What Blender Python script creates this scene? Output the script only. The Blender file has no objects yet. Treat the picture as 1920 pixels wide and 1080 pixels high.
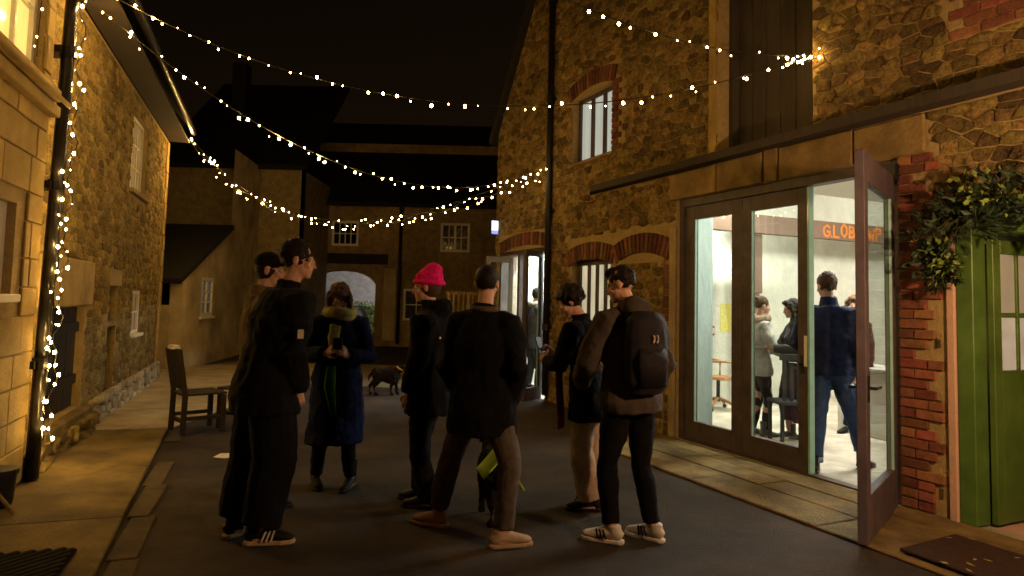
import bpy, bmesh, math, random
from mathutils import Vector, Matrix, noise
random.seed(7)
PI = math.pi
scn = bpy.context.scene
col = scn.collection

# ---------------------------------------------------------------- camera
CAM_H = 1.53
FOC, PPX, PPY = 1280.0, 960.0, 480.0
ROLL = math.atan(.024)
PITCH = math.atan(85.5 * math.cos(ROLL) / FOC)
cF = Vector((0, math.cos(PITCH), math.sin(PITCH)))
cU0 = Vector((0, -math.sin(PITCH), math.cos(PITCH)))
cR0 = Vector((1, 0, 0))
cR = cR0 * math.cos(ROLL) + cU0 * math.sin(ROLL)
cU = cU0 * math.cos(ROLL) - cR0 * math.sin(ROLL)
CAM = Vector((0, 0, CAM_H))
cam_d = bpy.data.cameras.new('camera')
cam = bpy.data.objects.new('camera', cam_d)
col.objects.link(cam)
m3 = Matrix((cR, cU, -cF)).transposed()
cam.matrix_world = Matrix.Translation(CAM) @ m3.to_4x4()
cam_d.sensor_width = 36
cam_d.lens = 36 * FOC / 1920
cam_d.shift_y = -(540 - PPY) / 1920
cam_d.clip_start = .05
cam_d.clip_end = 500
scn.camera = cam

# ---------------------------------------------------------------- night sky, moonless
W = bpy.data.worlds.new('World')
scn.world = W
W.use_nodes = True
wn = W.node_tree
wn.nodes.clear()
wo = wn.nodes.new('ShaderNodeOutputWorld')
wb = wn.nodes.new('ShaderNodeBackground')
ws = wn.nodes.new('ShaderNodeTexSky')
ws.sky_type = 'NISHITA'
ws.sun_disc = False
ws.sun_elevation = math.radians(2)
ws.sun_rotation = math.radians(200)
wmix = wn.nodes.new('ShaderNodeMixRGB')
wmix.blend_type = 'MULTIPLY'
wmix.inputs[0].default_value = 1
wmix.inputs[2].default_value = (1.0, .42, .17, 1)
wn.links.new(ws.outputs[0], wmix.inputs[1])
wn.links.new(wmix.outputs[0], wb.inputs[0])
wb.inputs[1].default_value = .005
wn.links.new(wb.outputs[0], wo.inputs[0])

scn.view_settings.view_transform = 'Standard'
scn.view_settings.look = 'None'
scn.view_settings.exposure = 0
scn.view_settings.gamma = 1
cy = scn.cycles
cy.use_denoising = True
cy.max_bounces = 7
cy.diffuse_bounces = 3
cy.transparent_max_bounces = 16
cy.sample_clamp_indirect = 3
cy.use_light_tree = True
cy.filter_width = 1.55

# ---------------------------------------------------------------- materials
MATS = {}
def mat(name, c1, c2=None, rough=.85, scale=6., bump=.0, bscale=None, metal=0., island=.0, spec=.3,
        stretch=(1, 1, 1), detail=6, third=None, hue=.0, patch=0., pscale=.9):
    """procedural surface: two or three tones mixed by noise, piece-to-piece variation, relief"""
    if name in MATS: return MATS[name]
    m = bpy.data.materials.new(name); m.use_nodes = True
    nt = m.node_tree; N = nt.nodes; L = nt.links
    b = N['Principled BSDF']
    b.inputs['Roughness'].default_value = rough
    b.inputs['Metallic'].default_value = metal
    b.inputs['Specular IOR Level'].default_value = spec
    tc = N.new('ShaderNodeNewGeometry')
    mp = N.new('ShaderNodeMapping'); mp.inputs['Scale'].default_value = stretch
    L.new(tc.outputs['Position'], mp.inputs['Vector'])
    nz = N.new('ShaderNodeTexNoise'); nz.inputs['Scale'].default_value = scale
    nz.inputs['Detail'].default_value = detail; nz.inputs['Roughness'].default_value = .65
    L.new(mp.outputs[0], nz.inputs['Vector'])
    rp = N.new('ShaderNodeValToRGB')
    c2 = c2 or tuple(x * .7 for x in c1)
    rp.color_ramp.elements[0].position = .3; rp.color_ramp.elements[0].color = (*c2, 1)
    rp.color_ramp.elements[1].position = .7; rp.color_ramp.elements[1].color = (*c1, 1)
    if third:
        e = rp.color_ramp.elements.new(.5); e.color = (*third, 1)
    L.new(nz.outputs['Fac'], rp.inputs[0])
    out = rp.outputs[0]
    if island > 0:
        oi = N.new('ShaderNodeObjectInfo')
        ad = N.new('ShaderNodeMath'); ad.operation = 'ADD'
        L.new(oi.outputs['Random'], ad.inputs[0]); L.new(tc.outputs['Random Per Island'], ad.inputs[1])
        fr = N.new('ShaderNodeMath'); fr.operation = 'FRACT'; L.new(ad.outputs[0], fr.inputs[0])
        mr = N.new('ShaderNodeMapRange'); mr.inputs['To Min'].default_value = 1 - island
        mr.inputs['To Max'].default_value = 1 + island * .6
        L.new(fr.outputs[0], mr.inputs['Value'])
        hs = N.new('ShaderNodeHueSaturation')
        L.new(out, hs.inputs['Color']); L.new(mr.outputs[0], hs.inputs['Value'])
        if hue:
            m2 = N.new('ShaderNodeMath'); m2.operation = 'MULTIPLY'; m2.inputs[1].default_value = 7.31
            f2 = N.new('ShaderNodeMath'); f2.operation = 'FRACT'
            L.new(fr.outputs[0], m2.inputs[0]); L.new(m2.outputs[0], f2.inputs[0])
            r2 = N.new('ShaderNodeMapRange'); r2.inputs['To Min'].default_value = .5 - hue; r2.inputs['To Max'].default_value = .5 + hue
            L.new(f2.outputs[0], r2.inputs['Value']); L.new(r2.outputs[0], hs.inputs['Hue'])
        out = hs.outputs[0]
    if patch:      # damp, worn and dirty areas, larger than the grain
        n3 = N.new('ShaderNodeTexNoise'); n3.inputs['Scale'].default_value = pscale; n3.inputs['Detail'].default_value = 5; n3.inputs['Roughness'].default_value = .6
        L.new(tc.outputs['Position'], n3.inputs['Vector'])
        r3 = N.new('ShaderNodeMapRange'); r3.inputs['From Min'].default_value = .32; r3.inputs['From Max'].default_value = .68
        r3.inputs['To Min'].default_value = 1 - patch; r3.inputs['To Max'].default_value = 1 + patch * .5
        L.new(n3.outputs['Fac'], r3.inputs['Value'])
        h3 = N.new('ShaderNodeHueSaturation'); L.new(out, h3.inputs['Color']); L.new(r3.outputs[0], h3.inputs['Value']); out = h3.outputs[0]
    L.new(out, b.inputs['Base Color'])
    if bump > 0:
        n2 = N.new('ShaderNodeTexNoise'); n2.inputs['Scale'].default_value = bscale or scale * 4
        n2.inputs['Detail'].default_value = 8; n2.inputs['Roughness'].default_value = .7
        L.new(mp.outputs[0], n2.inputs['Vector'])
        bp = N.new('ShaderNodeBump'); bp.inputs['Strength'].default_value = min(1, bump)
        bp.inputs['Distance'].default_value = .03 * max(1, bump)
        L.new(n2.outputs['Fac'], bp.inputs['Height']); L.new(bp.outputs[0], b.inputs['Normal'])
    MATS[name] = m
    return m

def glow(name, color, strength, base=(.8, .8, .8)):
    if name in MATS: return MATS[name]
    m = bpy.data.materials.new(name); m.use_nodes = True
    b = m.node_tree.nodes['Principled BSDF']
    b.inputs['Base Color'].default_value = (*base, 1)
    b.inputs['Emission Color'].default_value = (*color, 1)
    b.inputs['Emission Strength'].default_value = strength
    MATS[name] = m
    return m

def lit_pane(name, c1, c2, strength, scale=3., stretch=(1, 1, 1), samp=True):
    """a glowing pane: a lit blind or curtain, or room light put into the glass"""
    m = bpy.data.materials.new(name); m.use_nodes = True
    nt = m.node_tree; N = nt.nodes; L = nt.links; b = N['Principled BSDF']
    g = N.new('ShaderNodeNewGeometry'); mp = N.new('ShaderNodeMapping'); mp.inputs['Scale'].default_value = stretch
    L.new(g.outputs['Position'], mp.inputs[0])
    nz = N.new('ShaderNodeTexNoise'); nz.inputs['Scale'].default_value = scale; nz.inputs['Detail'].default_value = 3
    L.new(mp.outputs[0], nz.inputs[0])
    r = N.new('ShaderNodeValToRGB'); r.color_ramp.elements[0].position = .35; r.color_ramp.elements[1].position = .65
    r.color_ramp.elements[0].color = (*c2, 1); r.color_ramp.elements[1].color = (*c1, 1)
    L.new(nz.outputs['Fac'], r.inputs[0]); L.new(r.outputs[0], b.inputs['Emission Color'])
    b.inputs['Base Color'].default_value = (.3, .3, .28, 1)
    b.inputs['Roughness'].default_value = .15
    b.inputs['Emission Strength'].default_value = strength
    MATS[name] = m
    return m

def glass_mat(name, tint=(.93, .97, .96), refl=.08):
    m = bpy.data.materials.new(name); m.use_nodes = True
    nt = m.node_tree; N = nt.nodes; L = nt.links
    N.remove(N['Principled BSDF'])
    t = N.new('ShaderNodeBsdfTransparent'); t.inputs[0].default_value = (*tint, 1)
    g = N.new('ShaderNodeBsdfGlossy'); g.inputs['Roughness'].default_value = .01
    fr = N.new('ShaderNodeLayerWeight'); fr.inputs['Blend'].default_value = .5
    pw = N.new('ShaderNodeMath'); pw.operation = 'POWER'; pw.inputs[1].default_value = 4; L.new(fr.outputs['Facing'], pw.inputs[0])
    mu = N.new('ShaderNodeMath'); mu.operation = 'MULTIPLY_ADD'; mu.inputs[1].default_value = .5; mu.inputs[2].default_value = refl * .5
    L.new(pw.outputs[0], mu.inputs[0])
    mx = N.new('ShaderNodeMixShader')
    L.new(mu.outputs[0], mx.inputs[0]); L.new(t.outputs[0], mx.inputs[1]); L.new(g.outputs[0], mx.inputs[2])
    L.new(mx.outputs[0], N['Material Output'].inputs[0])
    MATS[name] = m
    return m

STONE_R = mat('ham_stone', (.52, .345, .09), (.11, .062, .022), .92, 20, 2.4, 42, island=.6, third=(.33, .215, .062), hue=.014, detail=9, patch=0.35, pscale=1.3)
STONE_L = mat('ham_stone_pale', (.54, .37, .11), (.13, .08, .026), .92, 20, 2.2, 44, island=.5, third=(.38, .26, .08), hue=.012, detail=9, patch=0.35, pscale=1.2)
MORTAR = mat('lime_mortar', (.42, .30, .125), (.29, .20, .08), .95, 12, .8, 40)
BRICK = mat('red_brick', (.32, .118, .058), (.15, .055, .03), .9, 14, .6, 50, island=.5, third=(.24, .085, .042), hue=.02)
ASHLAR = mat('ashlar', (.52, .35, .095), (.32, .21, .06), .85, 4, .5, 30, island=.2, patch=0.3, pscale=1.5)
PLASTER = mat('cream_plaster', (.38, .275, .13), (.26, .18, .085), .9, 3, .3, 20, patch=0.35, pscale=2.0)
PINKPL = mat('pink_render', (.55, .34, .24), (.46, .28, .2), .9, 5, .4, 25)
ASPHALT = mat('asphalt', (.092, .060, .034), (.032, .021, .012), .88, 1.1, 1.6, 70, third=(.058, .039, .023), detail=9, patch=0.5, pscale=0.8)
CONC = mat('concrete', (.27, .19, .06), (.11, .072, .026), .9, 2.2, .9, 45, third=(.20, .138, .048), island=.12, patch=0.45, pscale=1.6)
CONC_R = mat('apron_concrete', (.32, .215, .07), (.13, .082, .028), .9, 3.2, 1.2, 40, third=(.235, .155, .05), island=.15, stretch=(1, 1, 1), patch=0.4, pscale=2.0)
BRICK_D = mat('old_dark_brick', (.22, .088, .045), (.11, .042, .025), .9, 14, .8, 50, island=.5, third=(.17, .066, .035), hue=.02)
BRONZE = mat('dark_bronze_paint', (.085, .06, .048), (.06, .042, .034), .5, 8, .1, 60, patch=0.3, pscale=4.0)
MAUVE = mat('mauve_brown_paint', (.095, .070, .082), (.072, .055, .066), .45, 8, .1, 60, patch=0.25, pscale=4.0)
BLACK = mat('black_paint', (.012, .011, .01), (.008, .008, .008), .45, 8)
IRON = mat('cast_iron', (.016, .014, .012), (.01, .009, .008), .35, 12, .25, 50)
OAK = mat('weathered_oak', (.036, .024, .014), (.02, .013, .008), .8, 6, .6, 40, stretch=(1, 1, 6))
DARKWOOD = mat('dark_boards', (.06, .045, .028), (.036, .027, .018), .75, 5, .5, 30, stretch=(6, 6, .6))
LINTEL = mat('lintel_timber', (.34, .225, .08), (.18, .115, .042), .85, 5, .7, 30, island=.2, patch=0.35, pscale=2.0)
WHITEP = mat('white_paint', (.76, .71, .60), (.64, .60, .50), .6, 10, .1, 60)
WALLW = mat('whitewashed_wall', (.74, .72, .60), (.62, .60, .50), .9, 4, .7, 12, patch=0.16, pscale=1.6)
GREENW = mat('pale_green_reveal', (.46, .54, .50), (.36, .44, .41), .8, 6, .5, 20, stretch=(1, 1, .4))
FLOOR = mat('room_floor', (.46, .41, .32), (.32, .28, .21), .7, 3, .3, 30, patch=0.3, pscale=1.5)
BEAM = mat('brown_beam', (.13, .078, .052), (.10, .06, .04), .6, 6, .2, 40)
SLATE = mat('slate_roof', (.022, .018, .014), (.014, .011, .009), .85, 6, .6, 20, island=.3)
GREEN = mat('green_door_paint', (.090, .150, .028), (.072, .125, .022), .4, 7, .15, 30, patch=0.3, pscale=3.0)
GREEN2 = mat('green_frame_paint', (.085, .155, .03), (.066, .125, .024), .4, 7, .15, 30, patch=0.3, pscale=4.0)
RENDER = mat('pale_render', (.58, .46, .25), (.42, .32, .17), .95, 3, .5, 25, patch=0.4, pscale=1.0)
REARW = mat('rear_rubble', (.42, .30, .14), (.20, .14, .065), .95, 5, 1.0, 9, third=(.32, .225, .105), patch=0.35, pscale=0.6)
DGLASS = mat('dark_window_glass', (.02, .018, .015), (.012, .011, .01), .08, 5, spec=.5)
GLASS = glass_mat('clear_glass')
GEDGE = mat('teal_glass_edge', (.30, .52, .48), (.22, .4, .36), .2, 8)

# ---------------------------------------------------------------- objects
def link(o, parent=None):
    col.objects.link(o)
    if parent is not None: o.parent = parent
    return o
def wloc(p):
    v = Vector((0, 0, 0))
    while p is not None:
        v += p.location; p = p.parent
    return v
def thing(name, label, cat, loc, group=None):
    o = bpy.data.objects.new(name, None); link(o)
    o.location = Vector(loc); o.empty_display_size = .1
    o['label'] = label; o['category'] = cat
    if group: o['group'] = group
    return o
def tag(o, label, cat, group=None):
    o['label'] = label; o['category'] = cat
    if group: o['group'] = group
    return o
def struct(o, kind='structure'):
    o['kind'] = kind
    return o

class MB:
    def __init__(s): s.v = []; s.f = []; s.mi = []; s.m = 0
    def face(s, pts):
        i = len(s.v); s.v += [Vector(p) for p in pts]; s.f.append(list(range(i, i + len(pts)))); s.mi.append(s.m)
    def prism(s, poly, vec):
        """closed prism from polygon along vec"""
        vec = Vector(vec); n = len(poly); i = len(s.v)
        a = [Vector(p) for p in poly]
        s.v += a + [p + vec for p in a]
        nrm = Vector((0, 0, 0))
        for k in range(n): nrm += a[k].cross(a[(k + 1) % n])
        fl = nrm.dot(vec) > 0
        A = list(range(i, i + n)); B = list(range(i + n, i + 2 * n))
        fs = [A[::-1], B] if fl else [A, B[::-1]]
        for k in range(n):
            q = [A[k], A[(k + 1) % n], B[(k + 1) % n], B[k]]
            fs.append(q if fl else q[::-1])
        s.f += fs; s.mi += [s.m] * len(fs)
        return s
    def box(s, c, sz, rz=0):
        c = Vector(c); hx, hy, hz = (x / 2 for x in sz)
        ca, sa = math.cos(rz), math.sin(rz)
        P = [c + Vector((x * ca - y * sa, x * sa + y * ca, -hz)) for x, y in ((-hx, -hy), (hx, -hy), (hx, hy), (-hx, hy))]
        return s.prism(P, (0, 0, 2 * hz))
    def bar(s, a, b, w, d, up=(0, 0, 1)):
        """rectangular bar from a to b; w across, d along up"""
        a, b = Vector(a), Vector(b); t = (b - a).normalized(); up = Vector(up)
        x = t.cross(up)
        if x.length < 1e-4: x = t.cross(Vector((1, 0, 0)))
        x.normalize(); y = x.cross(t)
        return s.prism([a + x * w / 2 * i + y * d / 2 * j for i, j in ((-1, -1), (1, -1), (1, 1), (-1, 1))], b - a)
    def tube(s, pts, r, n=8, cap=True, ref=(0, 0, 1)):
        """swept tube; r a number, or a list of r or (rx, ry); rx across ref"""
        pts = [Vector(p) for p in pts]; i0 = len(s.v); k = len(pts)
        rr = r if isinstance(r, (list, tuple)) else [r] * k
        ref = Vector(ref)
        for j, p in enumerate(pts):
            t = (pts[min(j + 1, k - 1)] - pts[max(j - 1, 0)])
            if t.length < 1e-7: t = Vector((0, 0, 1))
            t.normalize()
            x = t.cross(ref)
            if x.length < 1e-3: x = t.cross(Vector((.3, .9, .1)))
            x.normalize(); y = x.cross(t).normalized()
            q = rr[j]; rx, ry = (q if isinstance(q, (list, tuple)) else (q, q))
            for a in range(n):
                an = 2 * PI * a / n
                s.v.append(p + x * rx * math.cos(an) + y * ry * math.sin(an))
        for j in range(k - 1):
            for a in range(n):
                A = i0 + j * n + a; B = i0 + j * n + (a + 1) % n
                s.f.append([A, A + n, B + n, B]); s.mi.append(s.m)
        if cap:
            s.f.append([i0 + a for a in range(n)]); s.mi.append(s.m)
            s.f.append([i0 + (k - 1) * n + a for a in range(n)][::-1]); s.mi.append(s.m)
        return s
    def ell(s, c, r, rot=None, nu=14, nv=9):
        c = Vector(c); i0 = len(s.v)
        rot = rot or Matrix.Identity(3)
        for j in range(nv + 1):
            ph = -PI / 2 + PI * j / nv
            for a in range(nu):
                th = 2 * PI * a / nu
                s.v.append(c + rot @ Vector((r[0] * math.cos(ph) * math.cos(th), r[1] * math.cos(ph) * math.sin(th), r[2] * math.sin(ph))))
        for j in range(nv):
            for a in range(nu):
                A = i0 + j * nu + a; B = i0 + j * nu + (a + 1) % nu
                s.f.append([A, B, B + nu, A + nu]); s.mi.append(s.m)
        return s
    def mesh(s, name, mats, off=Vector((0, 0, 0)), smooth=False):
        me = bpy.data.meshes.new(name)
        me.from_pydata([v - off for v in s.v], [], s.f)
        for m in (mats if isinstance(mats, (list, tuple)) else [mats]): me.materials.append(m)
        if any(s.mi): me.polygons.foreach_set('material_index', s.mi)
        if smooth: me.polygons.foreach_set('use_smooth', [True] * len(me.polygons))
        me.validate()
        return me
    def build(s, name, mats, parent=None, smooth=False, origin=None, bevel=0):
        if parent is None and origin is None:
            origin = Vector((sum(v.x for v in s.v) / len(s.v), sum(v.y for v in s.v) / len(s.v), min(v.z for v in s.v)))
        off = wloc(parent) if origin is None else Vector(origin)
        me = s.mesh(name, mats, off, smooth)
        o = bpy.data.objects.new(name, me); link(o, parent)
        if origin is not None: o.location = off - wloc(parent)
        if bevel:
            b = o.modifiers.new('edge', 'BEVEL'); b.width = bevel; b.segments = 1; b.limit_method = 'ANGLE'
        return o

class Wall:
    """vertical plane: s runs along it, o out of it towards the courtyard"""
    def __init__(w, A, d, n): w.A = Vector(A); w.d = Vector(d); w.n = Vector(n); w.rz = math.atan2(w.d.y, w.d.x)
    def P(w, s, o, z): return w.A + w.d * s + w.n * o + Vector((0, 0, z))
    def box(w, mb, s0, s1, o0, o1, z0, z1):
        return mb.prism([w.P(s0, o0, z0), w.P(s1, o0, z0), w.P(s1, o1, z0), w.P(s0, o1, z0)], (0, 0, z1 - z0))
    def shift(w, o): return Wall(w.A + w.n * o, w.d, w.n)
    def panel(w, mb, s0, s1, z0, z1, holes, th, mrev=None):
        S = sorted({s0, s1, *[x for h in holes for x in h[:2] if s0 < x < s1]})
        Z = sorted({z0, z1, *[x for h in holes for x in h[2:4] if z0 < x < z1]})
        def solid(i, j):
            if i < 0 or j < 0 or i >= len(S) - 1 or j >= len(Z) - 1: return False
            a, b = (S[i] + S[i + 1]) / 2, (Z[j] + Z[j + 1]) / 2
            return not any(h[0] < a < h[1] and h[2] < b < h[3] for h in holes)
        for i in range(len(S) - 1):
            for j in range(len(Z) - 1):
                if not solid(i, j): continue
                a, b, c, d = S[i], S[i + 1], Z[j], Z[j + 1]
                mb.face([w.P(a, 0, c), w.P(b, 0, c), w.P(b, 0, d), w.P(a, 0, d)])
                mb.face([w.P(a, -th, c), w.P(a, -th, d), w.P(b, -th, d), w.P(b, -th, c)])
                if not solid(i - 1, j): mb.face([w.P(a, 0, c), w.P(a, 0, d), w.P(a, -th, d), w.P(a, -th, c)])
                if not solid(i + 1, j): mb.face([w.P(b, 0, c), w.P(b, -th, c), w.P(b, -th, d), w.P(b, 0, d)])
                if not solid(i, j - 1): mb.face([w.P(a, 0, c), w.P(a, -th, c), w.P(b, -th, c), w.P(b, 0, c)])
                if not solid(i, j + 1): mb.face([w.P(a, 0, d), w.P(b, 0, d), w.P(b, -th, d), w.P(a, -th, d)])
        return mb

def project(P):
    d = Vector(P) - CAM; w = d.dot(cF)
    if w < .1: return None
    return (PPX + FOC * d.dot(cR) / w, PPY - FOC * d.dot(cU) / w, w)
def G(x, y, z=0.):
    """the ground point the photograph shows at pixel (x, y)"""
    d = cR * ((x - PPX) / FOC) - cU * ((y - PPY) / FOC) + cF
    return CAM + d * ((z - CAM_H) / d.z)

def clip(poly, nx, ny, c):
    out = []
    for i in range(len(poly)):
        p, q = poly[i], poly[(i + 1) % len(poly)]
        a, b = nx * p[0] + ny * p[1] - c, nx * q[0] + ny * q[1] - c
        if a <= 0: out.append(p)
        if a * b < 0:
            t = a / (a - b); out.append((p[0] + (q[0] - p[0]) * t, p[1] + (q[1] - p[1]) * t))
    return out

def rubble(wall, s0, s1, z0, z1, holes, parent, mt, w=.24, hgt=.14, gap=.010, depth=(.012, .04), seed=1, most=300, name='stone', inside=None, jit=.3):
    """irregular stones bedded one by one; the ones that show largest are parts, the rest one part of small stuff"""
    rnd = random.Random(seed)
    sites = []; z = z0 - hgt; row = 0
    while z < z1 + hgt:
        hr = hgt * rnd.uniform(.7, 1.35); s = s0 - w * rnd.uniform(.5, 1.5)
        while s < s1 + w:
            ww = w * rnd.uniform(.55, 1.6)
            sites.append((s + ww / 2, z + hr / 2 + rnd.uniform(-jit, jit) * hr)); s += ww
        z += hr
    k2 = (hgt / w * 1.05) ** 2; cs = w * 1.3; grid = {}
    for i, p in enumerate(sites): grid.setdefault((int(p[0] // cs), int(p[1] // cs)), []).append(i)
    cells = []
    for i, (a, b) in enumerate(sites):
        if any(h[0] < a < h[1] and h[2] < b < h[3] for h in holes): continue
        if inside and not inside(a, b): continue
        R = 2.2 * w
        poly = [(max(s0, a - R), max(z0, b - R)), (min(s1, a + R), max(z0, b - R)), (min(s1, a + R), min(z1, b + R)), (max(s0, a - R), min(z1, b + R))]
        if poly[0][0] >= poly[1][0] or poly[0][1] >= poly[2][1]: continue
        g0, g1 = int(a // cs), int(b // cs)
        for u in range(g0 - 2, g0 + 3):
            for v in range(g1 - 2, g1 + 3):
                for j in grid.get((u, v), ()):
                    if j == i: continue
                    p, q = sites[j]
                    nx, ny = k2 * (p - a), (q - b)
                    ln = math.hypot(nx, ny)
                    if ln < 1e-9: continue
                    c = (k2 * (p * p - a * a) + (q * q - b * b)) / 2
                    poly = clip(poly, nx / ln, ny / ln, c / ln - gap / 2 * rnd.uniform(.6, 1.5))
                    if len(poly) < 3: break
                if len(poly) < 3: break
            if len(poly) < 3: break
        for h in holes:
            if len(poly) < 3: break
            ds = [(h[0] - a, 1, 0, h[0]), (a - h[1], -1, 0, -h[1]), (h[2] - b, 0, 1, h[2]), (b - h[3], 0, -1, -h[3])]
            d = max(ds)
            poly = clip(poly, d[1], d[2], d[3] - .004)
        if len(poly) < 3: continue
        # drop tiny edges
        q = []
        for p in poly:
            if not q or math.hypot(p[0] - q[-1][0], p[1] - q[-1][1]) > .012: q.append(p)
        if len(q) > 3 and math.hypot(q[0][0] - q[-1][0], q[0][1] - q[-1][1]) < .012: q.pop()
        if len(q) < 3: continue
        A = sum(q[i][0] * q[(i + 1) % len(q)][1] - q[(i + 1) % len(q)][0] * q[i][1] for i in range(len(q))) / 2
        if abs(A) < .0012: continue
        if A < 0: q = q[::-1]
        cells.append((q, abs(A), rnd.uniform(*depth), rnd.random()))
    def add(mb, q, dp, rs):
        r2 = random.Random(rs); n = len(q)
        cx = sum(p[0] for p in q) / n; cz = sum(p[1] for p in q) / n
        if n < 6:      # add a knuckle to each side so that the outline is uneven
            p2 = []
            for i in range(n):
                a, b = q[i], q[(i + 1) % n]; p2.append(a)
                L_ = math.hypot(b[0] - a[0], b[1] - a[1])
                if L_ > .08:
                    t = r2.uniform(.35, .65); k = -.05 * r2.random()
                    mx, mz = a[0] + (b[0] - a[0]) * t, a[1] + (b[1] - a[1]) * t
                    p2.append((mx + (mx - cx) * k, mz + (mz - cz) * k))
            q = p2; n = len(q)
        rings = []
        for kind, (o, f) in enumerate(((-.004, 1.0), (dp * .8, .975), (dp, .90))):
            ring = []
            for (x, zz) in q:
                ff = f + (r2.uniform(-.05, .03) if kind else 0)
                ring.append(wall.P(cx + (x - cx) * ff, o + (r2.uniform(-.3, .25) * dp if kind == 2 else 0), cz + (zz - cz) * ff))
            rings.append(ring)
        i0 = len(mb.v)
        for ring in rings: mb.v += ring
        mb.v.append(wall.P(cx, dp * r2.uniform(.9, 1.1), cz))
        fwd = wall.d.cross(Vector((0, 0, 1))).dot(wall.n) > 0
        for k in range(2):
            for i in range(n):
                a, b = i0 + k * n + i, i0 + k * n + (i + 1) % n
                f = [a, b, b + n, a + n]; mb.f.append(f if fwd else f[::-1]); mb.mi.append(0)
        for i in range(n):
            f = [i0 + 2 * n + i, i0 + 2 * n + (i + 1) % n, i0 + 3 * n]; mb.f.append(f if fwd else f[::-1]); mb.mi.append(0)
    def size(c):
        q = c[0]; P = project(wall.P(q[0][0], 0, q[0][1]))
        if P is None or not (-40 < P[0] < 1960 and -40 < P[1] < 1120): return 0
        return c[1] / P[2] ** 2
    cells.sort(key=size, reverse=True)
    off = wloc(parent)
    rest = MB()
    for i, (q, A, dp, rs) in enumerate(cells):
        if i < most and size((q, A)) > 0:
            mb = MB(); add(mb, q, dp, rs)
            o = bpy.data.objects.new(name, mb.mesh(name, mt, off, True)); link(o, parent)
        else: add(rest, q, dp, rs)
    if rest.v: struct(rest.build('small_stones', mt, parent, True), 'stuff')

_bm = {}
def brick_mesh(kind, L, H, D, mt):
    k = (kind, L, H, D, mt.name)
    if k not in _bm:
        mb = MB(); r = random.Random(hash(kind) % 99 + kind)
        j = lambda: r.uniform(-.004, .004)
        a, b = L / 2, H / 2
        base = [(-a, -b), (a, -b), (a, b), (-a, b)]
        v0 = [Vector((x, 0, z)) for x, z in base]
        v1 = [Vector((x * .985 + j(), -D * .8, z * .95 + j())) for x, z in base]
        v2 = [Vector((x * .965 + j(), -D + j() * .5, z * .92 + j() * .6)) for x, z in base]
        mb.v = v0 + v1 + v2
        for q in (0, 4):
            for i in range(4):
                mb.f.append([q + i, q + (i + 1) % 4, q + 4 + (i + 1) % 4, q + 4 + i])
        mb.f.append([8, 9, 10, 11]); mb.mi = [0] * len(mb.f)
        _bm[k] = mb.mesh('brick', mt)
    return _bm[k]
def brick(wall, s, z, parent, L=.215, H=.065, D=.03, o=0., tilt=0., mt=None, name='brick'):
    """one brick face bedded in a wall; local x along the wall, -y out of it"""
    me = brick_mesh(random.randint(0, 3), round(L, 3), round(H, 3), round(D, 3), mt or BRICK)
    b = bpy.data.objects.new(name, me); link(b, parent)
    x = wall.n.cross(Vector((0, 0, 1))) * -1     # so that x, -n, z is right-handed
    y = -wall.n; R = Matrix((x, y, Vector((0, 0, 1)))).transposed()
    R = R @ Matrix.Rotation(tilt, 3, 'Y')
    b.rotation_euler = R.to_euler()
    b.location = wall.P(s, o, z) - wloc(parent)
    return b
# ================================================================ SETTING
RW = Wall((1.94, 7.85, 0), (.42166, -.90676, 0), (-.90676, -.42166, 0))
LW = Wall((-3.96, 5.6, 0), (-.33563, .94199, 0), (.94199, .33563, 0))

UPZ = Vector((0, 0, 1))
# ---- ground
mb = MB(); mb.face([(-60, -30, 0), (60, -30, 0), (60, 90, 0), (-60, 90, 0)])
struct(mb.build('ground', ASPHALT, origin=(0, 0, 0)))
# left pavement : concrete laid in bays
K = lambda t: Vector((-2.2, 3.79, 0)) + Vector((-.375, .927, 0)) * t
def left_edge(t): return LW.P(t, .0, 0)
pav = bpy.data.objects.new('pavement', None); link(pav); pav.location = LW.P(0, .8, 0); struct(pav)
bays = [(-4.5, -1.35), (-1.34, .12), (.13, 1.95)]
for a, b in bays:
    mb = MB()
    mb.prism([LW.P(a, -.05, 0), LW.P(b, -.05, 0), LW.P(b, max(.8, .95 - .042 * b), 0), LW.P(a, max(.8, .95 - .042 * a), 0)], (0, 0, .035 + random.uniform(0, .006)))
    mb.build('slab', CONC, pav, bevel=.008)
KERB = mat('worn_kerb', (.13, .09, .045), (.06, .042, .022), .9, 4, 1., 40, island=.2, patch=.4)
t = -4.5
while t < 1.9:
    L_ = random.uniform(.75, .98); e = min(t + L_, 1.95)
    mb = MB(); o1 = max(.8, .95 - .042 * t) + .015
    if not (-.05 < t < .5):
        mb.prism([LW.P(t, o1, 0), LW.P(e - .012, o1, 0), LW.P(e - .012, o1 + .15 + random.uniform(-.012, .012), 0), LW.P(t, o1 + .15 + random.uniform(-.012, .012), 0)], (0, 0, .012 + random.uniform(-.004, .005)))
        mb.build('kerb_stone', KERB, pav, bevel=.01)
    t = e
mb = MB(); mb.prism([LW.P(1.97, -.05, 0), LW.P(9.4, -2.5, 0), LW.P(9.4, 3.6, 0), LW.P(4.2, 1.7, 0), LW.P(1.97, .86, 0)], (0, 0, .03))
struct(mb.build('far_paving', mat('far_concrete', (.48, .36, .16), (.24, .17, .075), .9, 2.4, .8, 40, third=(.37, .27, .12)), bevel=.01))
mb = MB(); mb.face([(-7.2, 13, .004), (1.0, 11.2, .004), (.2, 15.5, .004), (-6.2, 16.2, .004)])
struct(mb.build('worn_paving', mat('worn_paving', (.22, .17, .10), (.13, .10, .06), .9, 2.5, .5, 40), origin=(-3, 13, 0)))
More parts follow.
